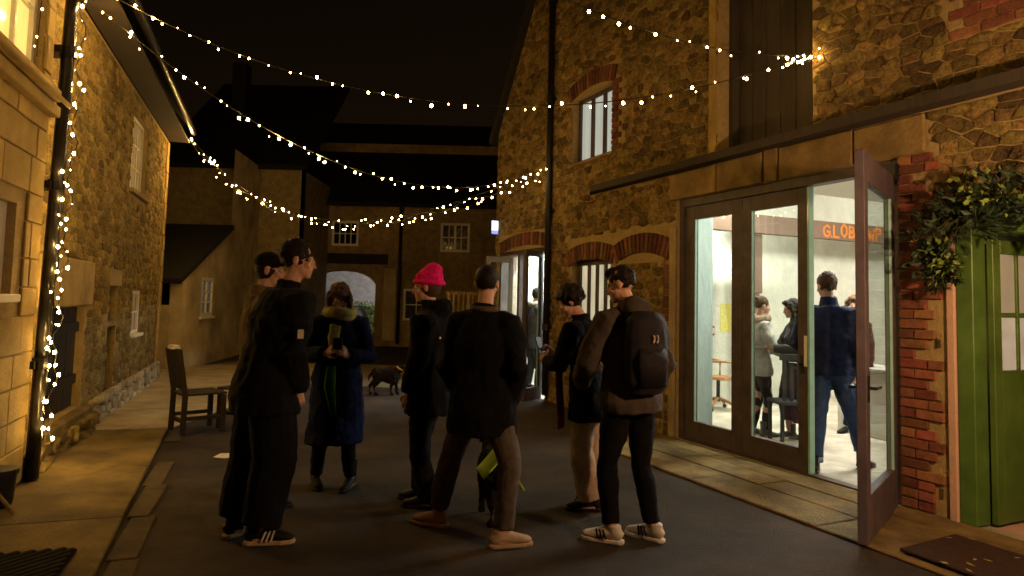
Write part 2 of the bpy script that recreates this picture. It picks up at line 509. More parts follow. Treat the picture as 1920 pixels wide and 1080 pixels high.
# apron of long slabs in front of the big doors
apr = bpy.data.objects.new('apron', None); link(apr); apr.location = RW.P(1.5, .5, 0); struct(apr)
rows = [(0.0, .30), (.305, .62), (.625, 1.06)]
for ri, (o0, o1) in enumerate(rows):
    s = -.35 + ri * .04
    while s < 5.4:
        L_ = random.uniform(.8, 1.5); e = min(s + L_, 5.5)
        mb = MB(); RW.box(mb, s, e - .008, o0, o1 - .005, 0, .03 + random.uniform(-.004, .006) - ri * .004)
        mb.build('slab', CONC_R, apr, bevel=.007); s = e

# ---------------------------------------------------------------- right-hand stone barn
barn = thing('stone_barn', 'golden rubble stone barn with tall glazed doors, brick quoins and a hayloft door above', 'barn', RW.P(1, -3, 0))
DOOR = (-.06, 2.70, 0, 2.76); LOFT = (.61, 1.87, 3.17, 6.2); UPW = (-2.53, -1.45, 3.60, 4.58)
LOW = (-2.49, -1.45, .75, 2.16); FAR = (-5.22, -3.26, 0, 2.42); GRN = (3.14, 4.22, 0, 2.22); BPAN = (3.12, 4.35, 3.55, 4.7)
holes = [DOOR, LOFT, UPW, LOW, FAR, GRN]
mb = MB(); RW.panel(mb, -5.32, 9, 0, 4.65, holes, .45)
# gable above
gz = lambda s: 4.65 + 1.4 * (s + 5.32)
mb.face([RW.P(-5.32, 0, 4.65), RW.P(.60, 0, 4.65), RW.P(.60, 0, 12.9), RW.P(.0, 0, 12.1)])
mb.face([RW.P(.61, 0, 6.2), RW.P(1.87, 0, 6.2), RW.P(1.3, 0, 12.9), RW.P(.61, 0, 12.9)])
mb.face([RW.P(1.87, 0, 4.65), RW.P(9, 0, 4.65), RW.P(6.5, 0, 6.5), RW.P(1.87, 0, 12.9)])
mb.face([RW.P(.61, 0, 4.65), RW.P(.61, -.45, 4.65), RW.P(.61, -.45, 6.2), RW.P(.61, 0, 6.2)])
mb.face([RW.P(1.87, 0, 4.65), RW.P(1.87, 0, 6.2), RW.P(1.87, -.45, 6.2), RW.P(1.87, -.45, 4.65)])
mb.face([RW.P(-5.32, 0, 0), RW.P(-5.32, 0, 4.65), RW.P(-5.32, -7, 4.65), RW.P(-5.32, -7, 0)])   # far return
mb.build('wall', MORTAR, barn)
# roof behind the gable
mb = MB()
mb.prism([RW.P(-5.45, .10, 4.47), RW.P(.65, .10, 13.01), RW.P(.65, -8, 13.01), RW.P(-5.45, -8, 4.47)], RW.d * -.12 + Vector((0, 0, .10)))
mb.prism([RW.P(.65, .1, 13.01), RW.P(9.1, .1, 4.6), RW.P(9.1, -8, 4.6), RW.P(.65, -8, 13.01)], RW.d * .06 + Vector((0, 0, .12)))
mb.build('roof', SLATE, barn)
brkholes = [(2.70, 2.98, 0, 2.76), (-2.62, -1.32, 2.0, 2.48), (-1.32, -.16, 1.35, 2.5), (-.17, -.06, 0, 2.5), (-1.45, -1.2, 3.6, 4.55), (-2.65, -1.35, 4.5, 4.86),
            (-.20, 2.95, 2.76, 3.11), (-2.0, 5.5, 3.06, 3.16), (-5.15, -3.1, 2.42, 2.72), (3.02, 3.14, 0, 2.2), BPAN, (3.0, 4.3, 2.22, 2.34)]
rubble(RW, -5.32, 6.2, 0, 7.4, holes + brkholes, barn, STONE_R, w=.145, hgt=.08, gap=.007, depth=(.003, .024), seed=3, jit=.42,
       inside=lambda a, b: b < gz(a) - .05)
# brick quoins beside the door, toothed
for k in range(36):
    z = .04 + k * .0755
    if k % 2: rowb = [(2.705, 2.815), (2.825, 3.04 - (.06 if k % 3 else 0))]
    else: rowb = [(2.705, 2.92)] + ([(2.93, 3.04)] if k % 4 else [])
    if z < .24: rowb = [(2.705, 2.83), (2.84, 2.96)]
    for a, b in rowb:
        if b < 2.99 or random.random() < .8: brick(RW, (a + b) / 2, z + .0325, barn, L=b - a, D=.028)
# segmental brick arches over the lower window and the blocked opening
def arch(s0, s1, zspring, rise, course, n, o=0):
    mid = (s0 + s1) / 2; hw = (s1 - s0) / 2
    R = (hw * hw + rise * rise) / (2 * rise); zc = zspring + rise - R
    a1 = math.asin(hw / R)
    for k in range(n):
        a = -a1 + 2 * a1 * (k + .5) / n
        for c_ in range(1):
            r = R + course / 2
            brick(RW, mid + r * math.sin(a), zc + r * math.cos(a), barn, L=2 * a1 * R / n * .88, H=course, D=.026, o=o, tilt=a, mt=BRICK_D)
arch(-2.58, -1.40, 2.06, .10, .24, 15)
arch(-1.30, -.22, 2.06, .12, .25, 14)
arch(-2.60, -1.40, 4.56, .10, .23, 15)
for k in range(13):          # brick jamb of the upper window and of the blocked opening
    brick(RW, -1.335 - (.04 if k % 2 else 0), 3.64 + k * .0755, barn, L=.20 if k % 2 == 0 else .13, mt=BRICK_D)
for k in range(9): brick(RW, -.215, 1.38 + k * .0755, barn, L=.09, mt=BRICK_D)
mb = MB(); RW.box(mb, -1.24, -.28, .004, .02, .0, 2.10); mb.build('blocked_opening', MORTAR, barn)
rubble(RW.shift(.018), -1.24, -.28, .02, 2.05, [], barn, STONE_R, w=.2, hgt=.11, seed=9, most=30, depth=(.006, .02))
# blocked window of bricks near the top right
mb = MB(); RW.box(mb, BPAN[0], BPAN[1], -.02, .003, BPAN[2], BPAN[3]); mb.build('blocked_window', MORTAR, barn)
z = BPAN[2] + .04; r_ = 0
while z < 4.65:
    s = BPAN[0] + .01 + (.11 if r_ % 2 else 0)
    while s < BPAN[1] - .05:
        brick(RW, s + .11, z, barn, D=.014, o=.003); s += .226
    z += .0765; r_ += 1
# pale timber over the big doors, in four baulks
for a, b, h_ in ((-.18, .62, .30), (.63, 1.28, .31), (1.29, 1.47, .33), (1.48, 2.30, .31), (2.31, 2.94, .30)):
    mb = MB(); RW.box(mb, a, b - .008, -.2, .03 + random.uniform(-.01, .012), 2.762, 2.762 + h_)
    mb.build('lintel_beam', LINTEL, barn, bevel=.012)
mb = MB()
mb.prism([RW.P(-2.02, 0, 3.07), RW.P(-1.75, .16, 3.07), RW.P(9, .16, 3.09), RW.P(9, 0, 3.09)], (0, 0, .085))
mb.build('drip_board', DARKWOOD, barn)
# hayloft door: wide vertical boards in a deep reveal
for k in range(6):
    mb = MB(); a = LOFT[0] + .05 + k * .195; RW.box(mb, a, a + .187, -.30, -.26 + random.uniform(-.004, .004), 3.2, 6.15)
    mb.build('door_board', DARKWOOD, barn, bevel=.005)
mb = MB(); RW.box(mb, LOFT[0], LOFT[0] + .05, -.30, -.16, 3.17, 6.2); RW.box(mb, LOFT[1] - .05, LOFT[1], -.30, -.16, 3.17, 6.2); RW.box(mb, LOFT[0], LOFT[1], -.34, -.305, 3.17, 6.2)
mb.build('loft_frame', DARKWOOD, barn)
mb = MB(); RW.box(mb, .50, .60, .0, .03, 3.17, 6.0); mb.build('loft_jamb', ASHLAR, barn)
mb = MB(); RW.box(mb, -.17, -.065, .0, .035, .03, 2.46); mb.build('door_jamb', PLASTER, barn, bevel=.01)
mb = MB(); RW.box(mb, 3.075, 3.138, -.2, .03, .02, 2.2); mb.build('render_strip', PINKPL, barn, bevel=.008)

def window(w, parent, s0, s1, z0, z1, o, nc, nr, fw, bw, fm, pm, sill=None, name='window', dep=.06, groups=None):
    mb = MB()
    w.box(mb, s0, s0 + fw, o, o + dep, z0, z1); w.box(mb, s1 - fw, s1, o, o + dep, z0, z1)
    w.box(mb, s0 + fw, s1 - fw, o, o + dep, z0, z0 + fw); w.box(mb, s0 + fw, s1 - fw, o, o + dep, z1 - fw, z1)
    a0, a1, b0, b1 = s0 + fw, s1 - fw, z0 + fw, z1 - fw
    for i in range(1, nc):
        x = a0 + (a1 - a0) * i / nc; ww = bw * (2.2 if groups and i in groups else 1)
        w.box(mb, x - ww / 2, x + ww / 2, o + .004, o + dep - .006, b0, b1)
    for j in range(1, nr):
        y = b0 + (b1 - b0) * j / nr
        w.box(mb, a0, a1, o + .008, o + dep - .012, y - bw / 2, y + bw / 2)
    f = mb.build(name, fm, parent)
    for i in range(nc):
        for j in range(nr):
            p = MB(); w.box(p, a0 + (a1 - a0) * i / nc, a0 + (a1 - a0) * (i + 1) / nc, o + .018, o + .024, b0 + (b1 - b0) * j / nr, b0 + (b1 - b0) * (j + 1) / nr)
            p.build('pane', pm, f)
    if sill:
        p = MB(); w.box(p, s0 - .06, s1 + .06, o + dep, sill[1], z0 - sill[2], z0 - .002); p.build('sill', sill[0], f, bevel=.008)
    return f
COOLPANE = lit_pane('lit_blind_cool', (.60, .66, .58), (.46, .53, .48), .62, 2.0, (6, 6, .3))
WARMPANE = lit_pane('lit_blind_pale', (.78, .70, .46), (.50, .47, .32), .72, 2.2, (5, 5, 1))
YELPANE = lit_pane('lit_curtain_yellow', (1.0, .66, .16), (.95, .56, .12), 1.15, 2.5, (3, 3, .5))
window(RW, barn, *UPW, -.16, 3, 1, .055, .07, BRONZE, COOLPANE, (LINTEL, .05, .05))
window(RW, barn, *LOW, -.16, 4, 1, .08, .055, BRONZE, WARMPANE, (LINTEL, .04, .05))

# ---- the big glazed doors
mb = MB()
RW.box(mb, -.06, .0, -.16, -.04, .03, 2.70); RW.box(mb, 2.62, 2.70, -.16, -.04, .03, 2.70); RW.box(mb, -.06, 2.70, -.16, -.04, 2.67, 2.76)
RW.box(mb, 0.0, 2.62, -.15, -.05, .0, .035)
mb.build('door_frame', BRONZE, barn)
def leaf(w, parent, s0, s1, z0, z1, o, st, top, bot, m, handle=0, name='door_leaf'):
    mb = MB()
    w.box(mb, s0, s0 + st, o, o + .06, z0, z1); w.box(mb, s1 - st, s1, o, o + .06, z0, z1)
    w.box(mb, s0 + st, s1 - st, o, o + .06, z0, z0 + bot); w.box(mb, s0 + st, s1 - st, o, o + .06, z1 - top, z1)
    lf = mb.build(name, m, parent, bevel=.004)
    p = MB(); w.box(p, s0 + st - .004, s1 - st + .004, o + .026, o + .034, z0 + bot - .004, z1 - top + .004); p.build('pane', GLASS, lf)
    p = MB(); w.box(p, s0 + st, s0 + st + .012, o + .036, o + .055, z0 + bot, z1 - top); p.build('glass_edge', GEDGE, lf)
    if handle:
        hs = s1 - st * .5 if handle > 0 else s0 + st * .5
        h = MB(); 
        for oo in (o + .06, o - .0):
            dr = 1 if oo > o else -1
            h.tube([w.P(hs, oo, 1.02), w.P(hs, oo + dr * .05, 1.02)], .012)
            h.tube([w.P(hs, oo + dr * .05, 1.02), w.P(hs - .11 * handle, oo + dr * .055, 1.02)], .010)
            w.box(h, hs - .02, hs + .02, oo - .004 if dr > 0 else oo - .008, oo + .008 if dr > 0 else oo + .004, .93, 1.10)
        h.build('handle', IRON, lf)
    return lf
leaf(RW, barn, .005, .905, .036, 2.665, -.13, .155, .15, .21, BRONZE)
leaf(RW, barn, .912, 1.735, .036, 2.665, -.13, .115, .15, .21, BRONZE, 1)
p = MB(); RW.box(p, 1.742, 1.765, -.12, -.06, .04, 2.66); p.build('glass_edge', GEDGE, barn)
p = MB(); RW.box(p, 1.70, 1.732, -.068, -.060, 1.0, 1.28); p.build('handle', WHITEP, barn)
H0 = RW.P(2.665, .06, 0); F0 = Vector((2.30, 4.50, 0)); dl = (F0 - H0).normalized()
OW = Wall(H0, dl, Vector((dl.y, -dl.x, 0)) if Vector((dl.y, -dl.x, 0)).dot(RW.n) < 0 else Vector((-dl.y, dl.x, 0)))
leaf(OW, barn, 0, (F0 - H0).length, .02, 2.60, -.03, .115, .20, .30, MAUVE, 1)
for z in (.25, 1.35, 2.45):
    p = MB(); p.tube([RW.P(2.665, .03, z), RW.P(2.665, .03, z + .1)], .016); p.build('hinge', IRON, barn)
p = MB(); RW.box(p, 2.58, 2.72, -.02, .07, 2.56, 2.70); p.build('door_closer', BLACK, barn)

# ---- room behind the big doors
mb = MB(); mb.prism([RW.P(-2.3, -.0, .0), RW.P(7, -.0, .0), RW.P(7, -7, .0), RW.P(-2.3, -7, .0)], (0, 0, .018))
struct(mb.build('room_floor', FLOOR))
mb = MB()
RW.box(mb, -2.42, -2.3, -7, -.451, .0, 3.55)      # end wall
RW.box(mb, -2.3, 7, -7.12, -7, .0, 3.55)          # back wall
RW.box(mb, 2.98, 3.08, -3.0, -.451, .0, 3.55)
RW.box(mb, 2.98, 7, -3.1, -3.0, .0, 3.55)
RW.box(mb, -2.3, -.065, -.53, -.451, .0, 3.55); RW.box(mb, 2.71, 2.98, -.53, -.451, .0, 3.55); RW.box(mb, -.065, 2.71, -.53, -.451, 2.76, 3.55)
RW.box(mb, 7, 7.1, -7, -.45, 0, 3.55)
mb.build('room_wall', WALLW, barn)
mb = MB(); RW.box(mb, -2.42, 7, -7.1, -.451, 3.552, 3.62); mb.build('ceiling', WHITEP, barn)
mb = MB(); RW.box(mb, -.064, -.056, -.531, -.162, .02, 2.76); RW.box(mb, 2.698, 2.708, -.531, -.162, .02, 2.76); mb.build('door_reveal', GREENW, barn)
mb = MB(); RW.box(mb, -1.62, -1.52, -6.9, -1.4, 2.66, 2.95); mb.build('ceiling_beam', BEAM, barn, bevel=.01)
mb = MB(); RW.box(mb, -1.80, -1.625, -2.90, -2.63, 1.75, 2.655); RW.box(mb, -1.78, -1.64, -2.86, -2.68, .02, 1.748); mb.build('wall_post', BEAM, barn, bevel=.01)
mb = MB(); mb.bar(RW.P(-1.9, -2.5, 2.9), RW.P(-1.9, -3.1, 3.55), .09, .12); mb.build('brace', mat('grey_timber', (.25, .23, .19), (.18, .16, .14), .8, 8), barn)
# hand painted lettering on the beam
def letters(parent, m, base, ux, uz, txt, h, w_, th, name='painted_letter'):
    ST = {'G': [[(1, .82), (.6, 1), (.12, .8), (0, .45), (.2, .08), (.65, 0), (1, .2), (1, .45), (.6, .45)]], '.': [[(.0, .0), (.12, .02)]],
          'L': [[(.1, 1), (.08, .05), (.9, .0)]], 'O': [[(.5, 1), (.05, .7), (.05, .25), (.5, 0), (.95, .3), (.9, .75), (.5, 1)]],
          'B': [[(.1, 0), (.12, 1), (.75, .9), (.8, .6), (.15, .52), (.9, .4), (.85, .08), (.1, 0)]], 'E': [[(.9, 1), (.1, .95), (.08, .02), (.95, .0)], [(.1, .5), (.75, .52)]],
          'W': [[(0, 1), (.25, 0), (.5, .7), (.75, 0), (1, 1)]], 'I': [[(.5, 1), (.45, 0)]], 'P': [[(.1, 0), (.1, 1), (.8, .9), (.8, .55), (.1, .48)]]}
    x = 0; r = random.Random(4); up = ux.cross(uz)
    for ch in txt:
        if ch == ' ': x += w_ * .8; continue
        mb = MB(); dz = r.uniform(-.05, .05) * h; hh = h * r.uniform(.88, 1.08)
        cw = w_ * (.25 if ch == '.' else 1)
        for st in ST[ch]:
            pts = [base + ux * (x + a * cw) + uz * (dz + b * hh) for a, b in st]
            for q in range(len(pts) - 1): mb.bar(pts[q] - (pts[q + 1] - pts[q]).normalized() * th * .3, pts[q + 1] + (pts[q + 1] - pts[q]).normalized() * th * .3, th, .004, up)
        mb.build(name, m, parent); x += cw * 1.28
ORANGE = mat('orange_chalk_paint', (.66, .21, .02), (.40, .11, .015), .7, 20)
letters(barn, ORANGE, RW.P(-1.518, -4.10, 2.71), -RW.n, Vector((0, 0, 1)), 'G.LOBB WP', .20, .14, .034)
# ceiling battens of the room: two lit tubes
TUBE = glow('lit_tube', (1.0, .98, .88), 850.0)
TUBE2 = glow('lit_tube_cool', (.92, .98, 1.0), 800.0)
def batten(parent, a, b, body=WHITEP, tm=None):
    t = thing('strip_light', 'white ceiling strip light glowing inside the room', 'ceiling light', (Vector(a) + Vector(b)) / 2)
    m_ = MB(); m_.bar(Vector(a) + Vector((0, 0, .05)), Vector(b) + Vector((0, 0, .05)), .10, .05); m_.build('housing', body, t)
    m_ = MB(); m_.tube([a, b], .022, 8); m_.build('tube', tm or TUBE, t)
    return t
tl = batten(None, RW.P(.3, -2.0, 3.42), RW.P(1.8, -2.0, 3.42)); tl['label'] = 'strip light on the ceiling just inside the big glazed doors'
tl = batten(None, RW.P(.3, -4.6, 3.42), RW.P(1.8, -4.6, 3.42)); tl['label'] = 'strip light on the ceiling at the back of the big room'
tl = batten(None, RW.P(-1.3, -1.2, 3.42), RW.P(-1.3, -2.4, 3.42)); tl['label'] = 'strip light on the ceiling near the end wall of the big room'

# ---- far doorway and its bright room
mb = MB()
RW.box(mb, -5.31, -5.22, -4, -.1, .0, 2.9); RW.box(mb, -2.6, -2.5, -4, -.451, .0, 2.9); RW.box(mb, -5.31, -2.5, -4.1, -4, .0, 2.9)
RW.box(mb, -5.31, -2.5, -4, -.451, 2.9, 3.0); RW.box(mb, -3.26, -2.6, -.53, -.451, 0, 2.9); RW.box(mb, -5.22, -3.26, -.53, -.451, 2.42, 2.9)
mb.build('far_room_wall', WALLW, barn)
mb = MB(); mb.prism([RW.P(-5.21, 0, 0), RW.P(-2.6, 0, 0), RW.P(-2.6, -4, 0), RW.P(-5.21, -4, 0)], (0, 0, .016)); struct(mb.build('room_floor', FLOOR))
tl = batten(None, RW.P(-4.6, -1.6, 2.82), RW.P(-3.4, -1.6, 2.82), tm=TUBE2); tl['label'] = 'strip light on the ceiling inside the far doorway'
tl = batten(None, RW.P(-4.6, -2.9, 2.82), RW.P(-3.4, -2.9, 2.82), tm=TUBE2); tl['label'] = 'strip light on the ceiling deep inside the far doorway room'
tl = batten(None, RW.P(-5.0, -.72, 2.82), RW.P(-3.7, -.72, 2.82), tm=TUBE2); tl['label'] = 'added unseen strip light over the far doorway, brightening the person in grey'  # extra tube, added to light the parka figure from the front
mb = MB(); RW.box(mb, -5.22, -5.16, -.2, -.05, 0, 2.35); RW.box(mb, -3.33, -3.26, -.2, -.05, 0, 2.35); RW.box(mb, -5.22, -3.26, -.2, -.05, 2.35, 2.42); RW.box(mb, -4.46, -4.38, -.2, -.05, 0, 2.35)
mb.build('far_door_frame', BRONZE, barn)
A1 = RW.P(-3.36, .04, 0); B1 = Vector((.20, 10.42, 0)); d1 = (B1 - A1).normalized()
leaf(Wall(A1, d1, Vector((d1.y, -d1.x, 0))), barn, 0, (B1 - A1).length, .02, 2.33, -.03, .075, .09, .20, BRONZE)
A2 = RW.P(-4.44, .05, 0); B2 = A2 + Vector((-.47, -.12, 0)); d2 = (B2 - A2).normalized()
leaf(Wall(A2, d2, Vector((-d2.y, d2.x, 0))), barn, 0, .48, .02, 2.30, -.03, .07, .10, .20, mat('grey_door_paint', (.16, .13, .11), (.13, .11, .09), .5, 6))
for k in range(13):   # brick head of the far doorway
    a = -.5 + k / 12
    brick(RW, -4.1 + a * 1.85, 2.60 - .28 * (2 * a) ** 2 * .35, barn, L=.115, H=.22, D=.03, tilt=a * .35, mt=BRICK_D)

# ---- green doorway on the right
mb = MB(); RW.box(mb, 3.142, 3.262, -.14, .015, .03, 2.2); RW.box(mb, 4.11, 4.22, -.14, .015, .03, 2.2); RW.box(mb, 3.262, 4.11, -.14, .015, 2.08, 2.2)
mb.build('green_door_frame', GREEN2, barn, bevel=.006)
HG = RW.P(3.30, -.12, 0); GW = Wall(HG, -RW.n, RW.d)
mb = MB()
st, w_ = .09, .84; z0, z1, zp = .045, 2.06, 1.12
GW.box(mb, 0, st, -.02, .025, z0, z1); GW.box(mb, w_ - st, w_, -.02, .025, z0, z1); GW.box(mb, st, w_ - st, -.02, .025, z1 - .10, z1)
GW.box(mb, st, w_ - st, -.02, .022, z0, zp)
for x in (.305, .53): GW.box(mb, x - .015, x + .015, -.015, .02, zp, z1 - .1)
GW.box(mb, st, w_ - st, -.012, .017, 1.50, 1.535)
gd = mb.build('green_door', GREEN, barn, bevel=.004)
DOORGLOW = lit_pane('door_pane_glow', (.62, .54, .40), (.40, .34, .24), .42, 5)  # light of the room behind, painted as a glow in the lower door panes
DOORGLOW2 = lit_pane('door_pane_glow_dim', (.34, .29, .17), (.24, .2, .12), .32, 5)  # same painted room light, weaker, for the upper door panes
for i, (a, b) in enumerate(((st, .29), (.32, .515), (.545, w_ - st))):
    for j, (c, d_) in enumerate(((zp, 1.5), (1.535, z1 - .1))):
        p = MB(); GW.box(p, a, b, -.004, .004, c, d_); p.build('pane', DOORGLOW if j == 0 else DOORGLOW2, gd)
h = MB(); h.tube([GW.P(w_ - .05, .025, 1.0), GW.P(w_ - .05, .07, 1.0)], .012); h.ell(GW.P(w_ - .05, .085, 1.0), (.028, .028, .028)); h.build('handle', IRON, gd)
mb = MB()
RW.box(mb, 3.085, 4.6, -2.9, -.14, 0, .022); mb.build('tiled_threshold', PINKPL, barn)
mb = MB(); RW.box(mb, 4.5, 4.6, -2.9, -.451, .022, 2.6); RW.box(mb, 3.085, 4.5, -2.98, -2.9, .022, 2.6); RW.box(mb, 3.085, 4.6, -2.9, -.451, 2.6, 2.68); mb.build('porch_wall', PLASTER, barn)
mb = MB(); RW.box(mb, 3.0, 4.3, -.02, .035, 2.222, 2.335); mb.build('green_door_lintel', OAK, barn, bevel=.008)

# ---- downpipe on the barn
dp = thing('drainpipe', 'black cast iron drainpipe running up the barn wall beside the far doorway', 'drainpipe', RW.P(-3.14, .07, 0))
mb = MB(); mb.tube([RW.P(-3.14, .07, .1), RW.P(-3.14, .07, 7.6)], .05, 12); mb.build('pipe', IRON, dp, True)
for z in (1.1, 2.9, 4.7, 6.3):
    mb = MB(); mb.tube([RW.P(-3.14, .07, z), RW.P(-3.14, .07, z + .1)], .063, 12); RW.box(mb, -3.24, -3.04, .002, .03, z + .02, z + .08); mb.build('bracket', IRON, dp)
sg = thing('lit_sign', 'small glowing blue and white sign on the far corner of the barn above the doorway', 'sign', RW.P(-5.2, .1, 2.7))
mb = MB(); RW.box(mb, -5.24, -5.20, .01, .16, 2.75, 3.02); mb.build('housing', BLACK, sg)
mb = MB(); RW.box(mb, -5.199, -5.19, .02, .15, 2.83, 3.01); mb.build('white_face', glow('sign_white', (.75, .88, 1), 1.4), sg)
mb = MB(); RW.box(mb, -5.199, -5.19, .02, .15, 2.765, 2.825); mb.build('blue_face', glow('sign_blue', (.08, .25, 1), 1.2), sg)

# ---------------------------------------------------------------- left stone cottage
cot = thing('stone_cottage', 'long golden stone cottage on the left with white casement windows under dark eaves', 'cottage', LW.P(3.5, -2, 0))
CW = (3.94, 5.16, 2.97, 4.06); CD = (.52, 1.95, .30, 1.37); CS = (3.10, 3.60, .12, 1.60); CS2 = (4.66, 5.3, .92, 1.56)
chol = [CW, CD, CS, CS2]
mb = MB(); LW.panel(mb, -.3, 7.3, 0, 4.35, chol, .4)
mb.face([LW.P(7.3, 0, 0), LW.P(7.3, -5, 0), LW.P(7.3, -5, 7.4), LW.P(7.3, -2.5, 7.9), LW.P(7.3, 0, 4.35)])
LW.box(mb, -.3, 7.29, -.5, -.405, 0, 4.3)
mb.build('wall', MORTAR, cot)
rubble(LW, -.19, 7.05, .0, 4.30, chol + [(.2, 2.15, 1.37, 1.86), (3.02, 3.72, 1.60, 1.82), (3.86, 5.24, 2.87, 2.97)], cot, STONE_L, w=.19, hgt=.085, gap=.010, depth=(.004, .018), seed=5)
for k in range(15):     # dressed quoins of the far corner
    mb = MB(); L_ = .24 if k % 2 else .16; LW.box(mb, 7.30 - L_, 7.33, -.2, .03 + random.uniform(0, .006), .02 + k * .286, .02 + k * .286 + .278); mb.build('quoin', ASHLAR, cot, bevel=.008)
mb = MB(); LW.box(mb, .2, 2.14, -.1, .03, 1.38, 1.85); mb.build('door_lintel', PLASTER, cot, bevel=.01)
mb = MB(); LW.box(mb, 3.03, 3.71, -.1, .025, 1.605, 1.81); mb.build('slot_lintel', PLASTER, cot, bevel=.01)
for k in range(8):
    mb = MB(); a = .53 + k * .178; LW.box(mb, a, a + .17, -.12, -.075 + random.uniform(-.004, .004), .31, 1.36); mb.build('door_board', BLACK, cot, bevel=.004)
for z in (.55, 1.1):
    mb = MB(); LW.box(mb, .53, 1.94, -.07, -.045, z, z + .1); mb.build('door_ledge', BLACK, cot)
mb = MB(); LW.box(mb, .4, 2.1, -.2, .10, .04, .295); mb.build('door_step', CONC, cot, bevel=.02)
mb = MB(); LW.box(mb, 3.11, 3.59, -.12, -.08, .13, 1.59); mb.build('slot_door', OAK, cot)
mb = MB(); LW.box(mb, 3.10, 3.60, -.16, .01, 1.10, 1.16); mb.build('slot_bar', LINTEL, cot)
window(LW, cot, *CW, -.12, 6, 3, .05, .022, WHITEP, DGLASS, (PLASTER, .07, .06), groups=(2, 4))
window(LW, cot, *CS2, -.07, 2, 2, .05, .022, WHITEP, DGLASS, (WHITEP, .07, .05))
# rough plinth at the foot of the wall
PLW = LW.shift(.06)
mb = MB(); LW.box(mb, 2.3, 7.2, .0, .055, 0, .30); LW.box(mb, .1, 2.2, .101, .11, 0, .12); mb.build('plinth', RENDER, cot)
rubble(PLW, 2.3, 7.15, .0, .33, [], cot, mat('pale_footing_stone', (.52, .42, .26), (.32, .25, .15), .95, 10, .9, 30, island=.35), w=.2, hgt=.12, seed=8, most=70, depth=(.01, .07), name='footing_stone')
rubble(LW.shift(.112), -.2, 2.25, .0, .22, [], cot, STONE_L, w=.22, hgt=.11, seed=12, most=30, depth=(.01, .08), name='footing_stone')
# eaves and gutter
mb = MB(); mb.prism([LW.P(-.0, .36, 4.62), LW.P(7.45, .36, 4.62), LW.P(7.45, -2.6, 8.0), LW.P(-.0, -2.6, 8.0)], Vector((0, 0, .08)) + LW.n * .03); mb.build('roof', SLATE, cot)
mb = MB(); LW.box(mb, 0, 7.42, .012, .34, 4.36, 4.40); mb.build('soffit', DARKWOOD, cot)
mb = MB(); mb.tube([LW.P(.2, .40, 4.58), LW.P(7.5, .40, 4.58)], .055, 10); mb.build('gutter', IRON, cot, True)
# ---- nearer house at the left edge
nh = thing('ashlar_house', 'near house of squared yellow stone with a bright lit window at the picture edge', 'house', LW.P(-2, -2, 0))
NW = LW.shift(.10)
NWIN = (-1.95, -.38, 3.13, 4.85); NLOW = (-2.2, -.72, 1.50, 2.16)
mb = MB(); NW.panel(mb, -4.2, -.19, 0, 6.2, [NWIN, NLOW], .4)
NW.box(mb, -4.2, -.195, -.6, -.42, 0, 6.2)
mb.build('wall', MORTAR, nh)
z = .05; r_ = 0
while z < 6.1:
    hh = random.choice((.22, .25, .28)); s = -4.2 + random.uniform(0, .3)
    while s < -.2:
        L_ = random.uniform(.38, .62); e = min(s + L_, -.2)
        if e - s > .08:
            segs = [(s, e)]
            for h in (NWIN, (-2.2, -.55, 1.42, 2.16)):
                ns = []
                for a, b in segs:
                    if z + hh > h[2] + .01 and z < h[3] - .01 and b > h[0] and a < h[1]:
                        if a < h[0] - .05: ns.append((a, h[0]))
                        if b > h[1] + .05: ns.append((h[1], b))
                    else: ns.append((a, b))
                segs = ns
            for a, b in segs:
                mb = MB(); NW.box(mb, a + .005, b - .005, .0, .022 + random.uniform(-.003, .004), z + .005, z + hh - .005); mb.build('stone', ASHLAR, nh, bevel=.006)
        s = e
    z += hh; r_ += 1
window(NW, nh, *NWIN, -.12, 4, 3, .06, .03, WHITEP, YELPANE, (ASHLAR, .13, .10), groups=(2,))
window(NW, nh, *NLOW, -.12, 3, 1, .07, .03, WHITEP, lit_pane('dim_lit_pane', (.36, .26, .10), (.25, .18, .07), .4, 4), (WHITEP, .05, .06))
mb = MB(); NW.box(mb, -2.0, -.2, .14, .18, 3.02, 3.05); NW.box(mb, -2.0, -.2, .02, .10, 2.93, 3.02); mb.build('sill_moulding', ASHLAR, nh, bevel=.008)
dp = thing('drainpipe', 'dark drainpipe wound with fairy lights at the joint of the two left houses', 'drainpipe', LW.P(-.2, .17, 0))
mb = MB(); mb.tube([LW.P(-.197, .17, .05), LW.P(.125, .17, 5.6)], .052, 12); mb.build('pipe', mat('glossy_pipe', (.03, .026, .02), (.02, .018, .014), .25, 9), dp, True)
for z in (.9, 2.35, 3.5):
    mb = MB(); mb.tube([LW.P(-.2 + .058 * z, .17, z), LW.P(-.195 + .058 * z, .17, z + .09)], .066, 12); LW.box(mb, -.3 + .058 * z, -.1 + .058 * z, .002, .15, z + .01, z + .07); mb.build('bracket', IRON, dp)

# ---------------------------------------------------------------- buildings at the back
FW = Wall((0, 22, 0), (1, 0, 0), (0, -1, 0))
rear = thing('archway_house', 'dim stone range across the end of the yard with a lit carriage archway', 'house', (-3, 24, 0))
AR = (-6.62, -4.37, 0, 2.40)
W1 = (-5.84, -4.98, 3.2, 4.0); W2 = (-2.33, -1.38, 3.08, 4.02); W3 = (-3.46, -2.62, .85, 1.86)
mb = MB(); FW.panel(mb, -6.95, 4, 0, 4.55, [AR, W1, W2, W3], .5)
